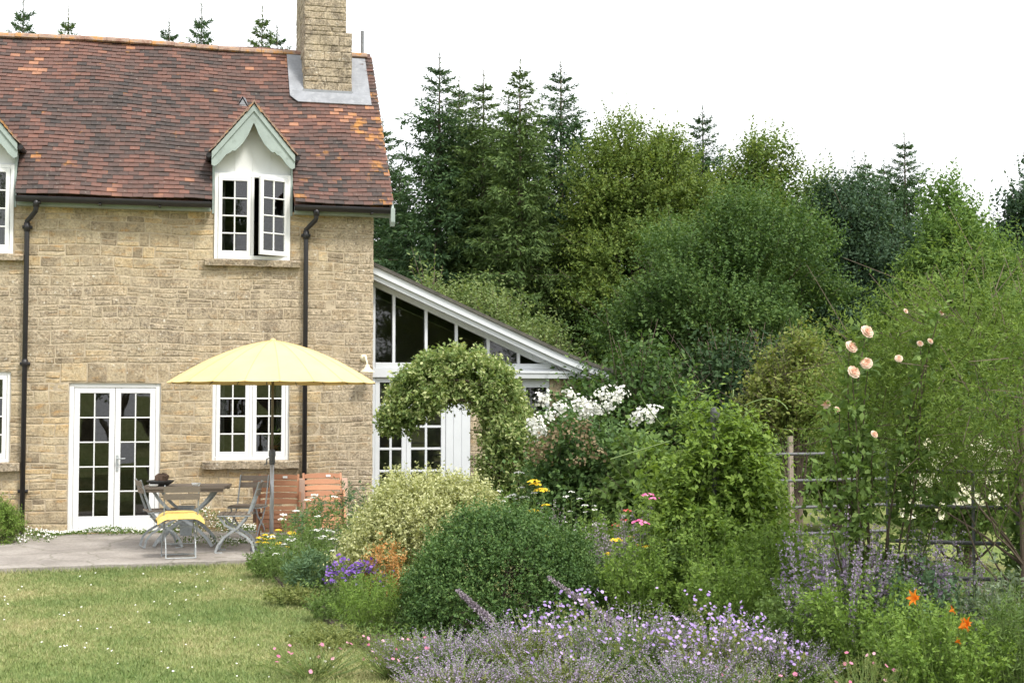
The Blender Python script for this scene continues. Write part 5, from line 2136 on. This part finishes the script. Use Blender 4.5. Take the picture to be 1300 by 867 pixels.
herb('lawn_edge_herb', 'low green weedy clump where the patio meets the border', 'leafy plant', 345, 14.6, 694, 36, 60, L_['mid'], 24, .04, .3, .6, seed=86, hvar=.5)
herb('lawn_edge_herb', 'yellow green weedy clump along the lawn edge', 'leafy plant', 372, 12.6, 742, 42, 70, L_['olive'], 24, .035, .35, .7, seed=87, hvar=.5)
herb('lawn_edge_herb', 'olive weedy clump at the lawn edge below the ferny plant', 'leafy plant', 420, 10.4, 790, 60, 90, L_['olive'], 24, .03, .3, .75, seed=88, hvar=.5)
for i, (px, d, top, hw, lab) in enumerate(((400, 9.2, 812, 85, 'sparse pink flowered weeds in the grass at the very front of the border'), (500, 9.2, 800, 60, 'pink flowered weeds at the front between grass and catmint'),
                                           (955, 8.2, 838, 70, 'pale pink flowers at the front between catmint and oregano'), (1090, 8.0, 822, 60, 'pale pink flowers under the broad oregano clump'))):
    herb('pink_campion', lab, 'flowering plant', px, d, top, hw, 130, L_['olive'], 24, .017, .3, .8, L_['pink'], 'disc', 1, .014, .3, seed=90 + i, hvar=.6, nfl=18, fr=.01, group='pink flowers along the border front')
for i, (px, d, top, hw, lab) in enumerate(((765, 12.1, 640, 50, 'bright green leafy clump under the faded roses behind the box ball'), (838, 11.9, 632, 42, 'bright green leafy clump between the coral flowers and the hop bine'), (850, 11.0, 655, 50, 'light green leafy clump in front of the broad leaved bush'), (745, 12.0, 662, 50, 'light green clump behind the box ball'), (612, 14.2, 600, 50, 'green leafy clump between cream bush and arch'),
                                           (1060, 10.8, 662, 60, 'grassy green clump by the fence rails'))):
    herb('border_filler', lab, 'leafy plant', px, d, top, hw, 70, L_['fresh'] if i != 2 else L_['mid'], 30, .04, .4, .55, seed=100 + i, hvar=.5)

# lilies
lily = thing('orange_lily', 'orange day lilies with strap leaves in the front corner of the border', 'lily', spot(1200, 8.2))
rg = np.random.default_rng(110)
b0 = spot(1200, 8.2)
mb = MB()
lp_ = []
for px, py, r_ in ((1166, 760, .062), (1217, 797, .055), (1232, 794, .052), (1205, 776, .035), (1212, 815, .035)):
    tip = at(px, py, 7.95)
    foot = b0 + (rg.normal(0, .05), rg.normal(0, .05), 0)
    mb.tube([foot, (foot + tip) / 2 + (0, 0, .06), tip], [.005, .004, .0035], 5)
    lp_.append((tip, r_))
mb.build('stems', M['stem'], lily)
for tip, r_ in lp_:
    fb2 = MB()
    ax = unit(np.array((rg.choice([-1, 1]) * rg.uniform(1.0, 1.5), -.3, rg.uniform(.3, .7))))
    a = unit(np.cross(ax, (0.2, .3, 1)))
    b = np.cross(ax, a)
    for k in range(6):
        th = 6.283 * k / 6
        d = a * math.cos(th) + b * math.sin(th)
        e = np.cross(ax, d)
        V = []
        for j in range(5):
            t = j / 4
            rr_ = r_ * (.08 + .78 * t ** 1.8)
            hh = r_ * (1.25 * t - .55 * t ** 3)
            w_ = r_ * (.06, .14, .18, .13, .02)[j]
            for s_ in (-1, 0, 1):
                V.append(tip + d * rr_ + ax * (hh + abs(s_) * .05 * r_) + e * w_ * s_)
        Fc = []
        for j in range(4):
            for s_ in range(2):
                q = j * 3 + s_
                Fc.append([q, q + 1, q + 4, q + 3])
        fb2.add(V, Fc, float(rg.random()))
    fb2.build('flower', L_['orange'], lily)
n = 90
P = np.repeat(b0[None], n, 0) + rg.normal(0, .07, (n, 3)) * (1, 1, 0)
Q = unit(np.stack([rg.normal(0, .5, n), rg.normal(0, .5, n), np.ones(n)], 1))
sz = rg.uniform(.25, .48, n)
leaf_mesh('leaves', L_['mid'], P, Q, sz, .018, lily, .1, .2)

# shrub at the left wall, daisies along the wall foot
broadleaf('rosemary_bush', 'green feathery bush at the cottage wall under the left window', 'bush', -6, 17.8, 628, 36, L_['fresh'], 90, 14, 8, (.05, .012), .16, .14, low=694, seed=120, trunk=.02, parts=('stems', 'foliage'), lo=.6,
          base_z=0.0)


def daisy_mat(label, x0, x1, y0, y1, n, seed, h=.09):
    rg = np.random.default_rng(seed)
    t = thing('daisy_mat', label, 'daisies', ((x0 + x1) / 2, (y0 + y1) / 2, 0), 'mats of small white daisies on the patio')
    m = n * 7
    X, Y = rg.uniform(x0, x1, m), y1 - (y1 - y0) * rg.random(m) ** 1.5
    e = np.sin(X * 7 + seed) * .3 + np.sin(X * 17) * .2 + .75
    ok = (y1 - Y) < (y1 - y0) * np.clip(e, .25, 1)
    X, Y = X[ok], Y[ok]
    Z = rg.uniform(.0, h, len(X)) * (.6 + .4 * np.sin(X * 5 + 1))
    D = np.stack([rg.normal(0, .7, len(X)), rg.normal(-.2, .7, len(X)), np.ones(len(X)) * .8], 1)
    leaf_mesh('foliage', L_['mid'], np.stack([X, Y, np.abs(Z)], 1), D, .04 * rg.uniform(.6, 1.3, len(X)), .012, t, .4, .1)
    mb = MB()
    idx = rg.permutation(len(X))[:n]
    for i in idx:
        petal_flower(mb, np.array((X[i], Y[i], abs(Z[i]) + .035)), (rg.normal(0, .3), -.6, .8), .0115 * rg.uniform(.7, 1.2), 6, .05, 1.1, float(rg.random()))
    setp(mb.build('flowers', L_['white'], t), kind='stuff')


daisy_mat('thick mat of white daisies along the wall foot below the french doors', -4.75, -2.9, -.42, -.04, 330, 1, .10)
daisy_mat('mat of white daisies under the bistro table against the wall', -2.9, -1.25, -.7, -.05, 420, 2, .34)
daisy_mat('mat of white daisies on the patio by the feathery green wall bush', -6.2, -4.3, -1.5, -.5, 150, 3, .07)
daisy_mat('daisies growing round the feet of the bistro chairs', -2.75, -1.6, -2.5, -1.7, 110, 4, .10)

# ivy-clad post and iron fence
ip = spot(1291, 9.95)
ivp = thing('ivy_post', 'dark fence post wrapped in ivy at the end of the border', 'fence post', ip)
b = MB()
b.tube([ip, ip + (0, 0, 1.32)], .022, 8)
b.build('post', M['iron'], ivp)
rg = np.random.default_rng(130)
n = 700
zz = rg.uniform(.3, 1.45, n)
P = ip + np.stack([rg.normal(0, .055, n), rg.normal(0, .055, n), zz], 1)
leaf_mesh('ivy', L_['mid'], P, rdir(n, rg) + (0, 0, -.2), .06, .048, ivp, .5, .1)


def iron_fence(label, ends, nposts, rails):
    a, b = [spot(*e) for e in ends]
    t = thing('iron_fence', label, 'fence', a, 'estate railings behind the border')
    for i in range(nposts):
        f = i / max(1, nposts - 1)
        p = a + (b - a) * f
        m_ = MB()
        m_.bar(p + (0, 0, -.05), p + (0, 0, rails[0] - GZ + .06), .026, .012, (1, 0, 0))
        m_.build('post', M['iron'], t)
    for z in rails:
        m_ = MB()
        m_.tube([np.array((a[0], a[1], z)), np.array(((a[0] + b[0]) / 2, (a[1] + b[1]) / 2, z - .006)), np.array((b[0], b[1], z))], .015, 8)
        m_.build('rail', M['iron'], t)


RL = [1.28, 1.02, .76, .50, .24]
iron_fence('dark iron estate fence between the hop bine and the feathery shrub', ((915, 13.3), (1125, 13.9)), 2, RL)
iron_fence('dark iron estate fence running behind the feathery shrub to the ivy post', ((1125, 10.3), (1345, 10.0)), 3, [1.26, 1.0, .74, .48, .22])
wp = spot(1003, 14.2)
b = MB()
b.box(-.022, .022, -.022, .022, 0, 1.5)
o = b.build('timber_post', M['greywood'])
o.location = tuple(map(float, wp))
setp(o, 'pale grey timber post standing behind the iron fence', 'post')

# ------------------------------------------------------------------ middle distance shrubs and small trees
broadleaf('apple_sapling', 'loose light green young apple tree behind the conservatory roof', 'tree', 628, 25, 352, 100, L_['apple'], 80, 36, 8, (.085, .045), .6, .36, low=520, seed=140, trunk=.08, up=1.4, rough=.3, limbs=60,
          lobes=[(-.65, .5, .4, 40), (.55, -.1, .5, 50)])
broadleaf('apple_sapling', 'loose light green young tree with upright shoots against the conservatory gable', 'tree', 556, 25.5, 330, 45, L_['apple'], 70, 14, 8, (.10, .055), .7, .3, low=520, seed=141, trunk=.07, up=1.3, rough=.3)
broadleaf('yellowish_tree', 'small yellowish green tree between the dark hedge and the feathery shrub', 'tree', 1012, 17, 412, 62, L_['yellowish'], 100, 14, 8, (.075, .04), .4, .25, low=560, seed=142, trunk=.06, up=.8, rough=.3,
          lobes=[(-.6, -.1, .4, 30)])
broadleaf('hedge_bush', 'dark green bush behind the white rose and hop bine', 'bush', 800, 21, 430, 110, L_['beech'], 170, 14, 7, (.11, .06), .6, .4, low=640, seed=143, trunk=.1, rough=.25, up=.5)
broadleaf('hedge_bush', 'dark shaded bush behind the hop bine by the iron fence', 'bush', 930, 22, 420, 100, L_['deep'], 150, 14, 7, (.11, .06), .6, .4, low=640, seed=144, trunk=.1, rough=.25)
broadleaf('hedge_bush', 'green hedge bush beyond the paling fence', 'bush', 1060, 20, 500, 90, L_['mid'], 130, 14, 7, (.10, .055), .5, .35, low=640, seed=145, trunk=.08, rough=.25)
broadleaf('cream_flowered_bush', 'bush of cream flowers seen through the feathery shrub', 'bush', 1225, 15.5, 545, 85, L_['mid'], 110, 13, 7, (.07, .04), .3, .25, low=690, seed=146, trunk=.05, rough=.25)
rg = np.random.default_rng(147)
cb_ = [o for o in bpy.data.objects if o.name.startswith('cream_flowered_bush')][0]
for _ in range(46):
    q = (rg.uniform(1150, 1300), rg.uniform(555, 650))
    mb = MB()
    for _k in range(9):
        petal_flower(mb, at(*q, 14.65) + rg.normal(0, .04, 3), (rg.normal(0, .4), -1, .4), .035, 5, .2, 1.1, float(rg.random()))
    mb.build('blossom', L_['cream'], cb_)
broadleaf('hedge_bush', 'deep green hedge bush at the end of the far lawn', 'bush', 1290, 21, 470, 120, L_['beech'], 150, 14, 7, (.10, .055), .5, .35, low=640, seed=148, trunk=.08, rough=.25)

# ------------------------------------------------------------------ the trees beyond
broadleaf('rounded_tree', 'big rounded mid green tree in front of the woodland', 'tree', 925, 26, 238, 155, L_['beech'], 95, 115, 9, (.078, .044), .42, .62, low=560, seed=150, trunk=.2, rough=.3, up=.35, limbs=80, lo=.72,
          lobes=[(.35, -.25, .6, 24), (-.45, -.3, .55, 22), (.1, .35, .55, 16)])
broadleaf('hazel_tree', 'yellow green bushy tree right of the dark spruces', 'tree', 812, 31, 146, 95, L_['hazel'], 85, 120, 9, (.09, .052), .45, .62, low=480, lo=.7, seed=151, trunk=.2, rough=.2, up=.35, lobes=[(.4, .2, .55, 26), (-.3, .35, .5, 22)])
broadleaf('airy_tree', 'airy light green tree with yellow tinged leaves behind the rounded tree', 'tree', 975, 34, 172, 100, L_['airy'], 130, 72, 8, (.11, .06), .6, .55, low=500, seed=152, trunk=.18, rough=.35, up=.7,
          lobes=[(.5, .0, .5, 30), (-.2, .5, .4, 20), (.1, -.2, .8, 40)])
broadleaf('airy_tree', 'pale green loose tree filling the gap before the slim spruce tip', 'tree', 1050, 36, 212, 62, L_['hazel'], 95, 70, 8, (.11, .06), .6, .55, low=520, seed=156, trunk=.15, rough=.3, up=.5)
broadleaf('ash_tree', 'dark blue green tree between the airy tree and the feathery green tree', 'tree', 1105, 33, 218, 95, L_['ash'], 110, 80, 8, (.115, .058), .55, .6, low=600, seed=153, trunk=.2, rough=.25, up=.4, lobes=[(-.3, .3, .5, 60), (.4, -.2, .5, 50)])
broadleaf('larch_tree', 'feathery fresh green tree above the right-hand shrub', 'tree', 1222, 27, 236, 98, L_['larch'], 190, 66, 10, (.12, .048), .5, .5, low=600, seed=154, trunk=.16, rough=.28, up=.2, lobes=[(-.5, -.2, .5, 60), (.5, .1, .6, 60)])
broadleaf('dark_oak_tree', 'dark green tree cut off by the right edge of the photo', 'tree', 1315, 34, 203, 80, L_['ash'], 110, 75, 8, (.15, .08), .8, .5, low=600, seed=155, trunk=.2, rough=.25)

for x, y_, s_, nm, lab in ((-13, -35, 1.7, 'rounded_tree', 'leafy tree across the lawn, mirrored in the lower left window'), (-6, -37, 1.75, 'hazel_tree', 'leafy tree across the lawn, mirrored in the french doors'),
                           (.5, -38, 1.7, 'rounded_tree', 'leafy tree across the lawn, mirrored in the window behind the parasol'), (7.5, -37, 1.6, 'hazel_tree', 'leafy tree across the lawn, mirrored in the conservatory doors'),
                           (14, -35, 1.8, 'rounded_tree', 'leafy tree across the lawn, mirrored in the conservatory gable')):
    o = copy_tree(bpy.data.objects[nm], None, (x, y_, GZ), x, None, lab)
    hgt = max((v[2] for c in o.children for v in c.bound_box))
    o.scale = (1.5, 1.5, s_ * 7.8 / hgt)
    o['group'] = 'trees across the lawn'
SG = 'dark spruces behind the garden'
sp_src = [spruce_tree('spruce_tree', 'a', 'spruce', SG, 12.0, 2.6, 1, L_['spruce'], 1.25), spruce_tree('spruce_tree', 'b', 'spruce', SG, 12.0, 2.2, 2, L_['spruce2'], 1.25),
          spruce_tree('spruce_tree', 'c', 'spruce', SG, 12.0, 2.9, 3, L_['spruce'], 1.15)]
sps = [(558, 33, 62, 0, 'tall dark spruce nearest the cottage gable, first of the tall row'), (583, 37, 92, 1, 'slim spruce tip between the first two tall spruces'), (614, 32.5, 84, 1, 'tall olive spruce third in the row from the cottage gable'),
       (660, 31, 66, 1, 'tall narrow spruce in the middle of the row, with bright green lower boughs'), (712, 34, 72, 2, 'tall dark spruce at the end of the row by the yellow green tree'),
       (508, 34, 205, 2, 'lower dark spruce close to the roof verge of the cottage'), (486, 38, 145, 0, 'spruce half hidden by the roof verge of the cottage'),        (892, 37, 128, 0, 'lone spruce tip rising between the yellow green tree and the airy tree'), (1098, 40, 190, 1, 'slim spruce tip above the dark blue green tree'),
       (1148, 37, 163, 2, 'spruce with wide bare boughs above the feathery green tree'), (1122, 42, 196, 0, 'low spruce tip between the slim and the wide boughed spruce'),
       (30, 36, -12, 0, 'spruce tip above the roof ridge at the far left'), (87, 36, 2, 1, 'bushy spruce tip above the roof ridge, second from the left'), (215, 41, 16, 2, 'thin faint spruce tip above the middle of the ridge'),
       (256, 36, -2, 0, 'spruce tip above the ridge straight over the dormer'), (333, 36, -2, 1, 'spruce tip just left of the chimney'), (352, 42, 22, 2, 'short thin spruce tip touching the chimney'),
       (645, 38, 120, 2, 'spruce half hidden behind the middle of the tall row')]
used = [0, 0, 0]
for i, (px, d, top, k, lab) in enumerate(sps):
    src = sp_src[k]
    o = src if used[k] == 0 else copy_tree(src)
    used[k] += 1
    p = spot(px, d)
    H = float(at(650, top, d)[2]) - GZ
    # tops lean out of plumb line by the camera pitch, so aim with the tip's own ray
    tip = at(px, top, d)
    o.location = (float(tip[0]), float(tip[1]), GZ)
    s = H / 12.0
    sx = s * (.82 if px < 400 else 1.12)
    o.scale = (sx, sx, s)
    o.rotation_euler = (0, 0, (i * 2.1) % 6.28)
    o['label'] = lab

# the far wood that closes the view between the trunks
rg = np.random.default_rng(160)
n = 900
xs_ = rg.uniform(430, 1420, n)
topz = 330 + 40 * np.sin(xs_ / 60) + 30 * np.sin(xs_ / 23)
ys_ = topz + (560 - topz) * rg.random(n)
cc = np.array([at(a, b, 44 + rg.uniform(-2, 3)) for a, b in zip(xs_, ys_)])
dd = np.tile(np.array([0, -1, .3]), (n, 1))
S, D = twigs(cc, dd, 12, .9, .3, .6, rg)
P, Q, tt = twig_leaves(S, D, 1.0, 6, .9, .1, rg)
sz = .26 * rg.uniform(.7, 1.3, len(P))
LEAFN[0] += len(P)
setp(leaf_mesh('far_wood', L_['deep'], P, Q, sz, sz * .6, None, .5, .1), 'dark far wood closing the view behind the trees', 'wood', kind='stuff')

# ------------------------------------------------------------------ lawn blades, clover flowers, undergrowth
rg = np.random.default_rng(170)


def inside(X, Y, poly):
    r_ = np.zeros(len(X), bool)
    j = len(poly) - 1
    for i in range(len(poly)):
        xi, yi = poly[i]
        xj, yj = poly[j]
        c = ((yi > Y) != (yj > Y)) & (X < (xj - xi) * (Y - yi) / (yj - yi + 1e-12) + xi)
        r_ ^= c
        j = i
    return r_


n = 230000
X, Y = rg.uniform(-6.5, 1.0, n), -3.8 - 8.6 * rg.random(n)
ok = ~inside(X, Y, bed) & ~inside(X, Y, edge)
X, Y = X[ok], Y[ok]
D = np.stack([rg.normal(0, .55, len(X)), rg.normal(0, .55, len(X)), np.ones(len(X))], 1)
hl = rg.uniform(.018, .045, len(X)) * (1 + .9 * np.exp(-((Y + 4.15) / .18) ** 2))
setp(leaf_mesh('lawn_grass', grassmat(), np.stack([X, Y, np.full(len(X), GZ)], 1), D, hl, .006, None, .1, 0), 'short dry patched lawn grass', 'grass', kind='stuff')
n = 260
X, Y = rg.uniform(-6.0, -1.2, n), -4.4 - 7 * rg.random(n)
dens = .5 + .5 * np.sin(X * 1.7 + 1) * np.sin(Y * 1.3)
ok = ~inside(X, Y, bed) & (rg.random(n) < dens)
mb = MB()
for x, y_ in zip(X[ok], Y[ok]):
    petal_flower(mb, np.array((x, y_, GZ + rg.uniform(.03, .055))), (rg.normal(0, .3), -.4, .9), rg.uniform(.006, .010), 5, .3, 1.2, float(rg.random()))
setp(mb.build('lawn_clover', L_['white']), 'tiny white clover flowers scattered in the lawn', 'clover', kind='stuff')

n = 120000
X, Y = rg.uniform(-2.8, 5.8, n), rg.uniform(-12.9, .36, n)
ok = inside(X, Y, bed)
X, Y = X[ok], Y[ok]
Z = GZ + .03 + rg.random(len(X)) ** 1.3 * (.13 + .08 * np.sin(X * 3.1) * np.sin(Y * 2.3))
D = np.stack([rg.normal(0, .8, len(X)), rg.normal(-.1, .8, len(X)), np.ones(len(X)) * .7], 1)
sz = .034 * rg.uniform(.5, 1.4, len(X))
setp(leaf_mesh('undergrowth', L_['mid'], np.stack([X, Y, Z], 1), D, sz, sz * .45, None, .5, .1), 'low green undergrowth between the border plants', 'undergrowth', kind='stuff')
print('leaves', LEAFN[0])
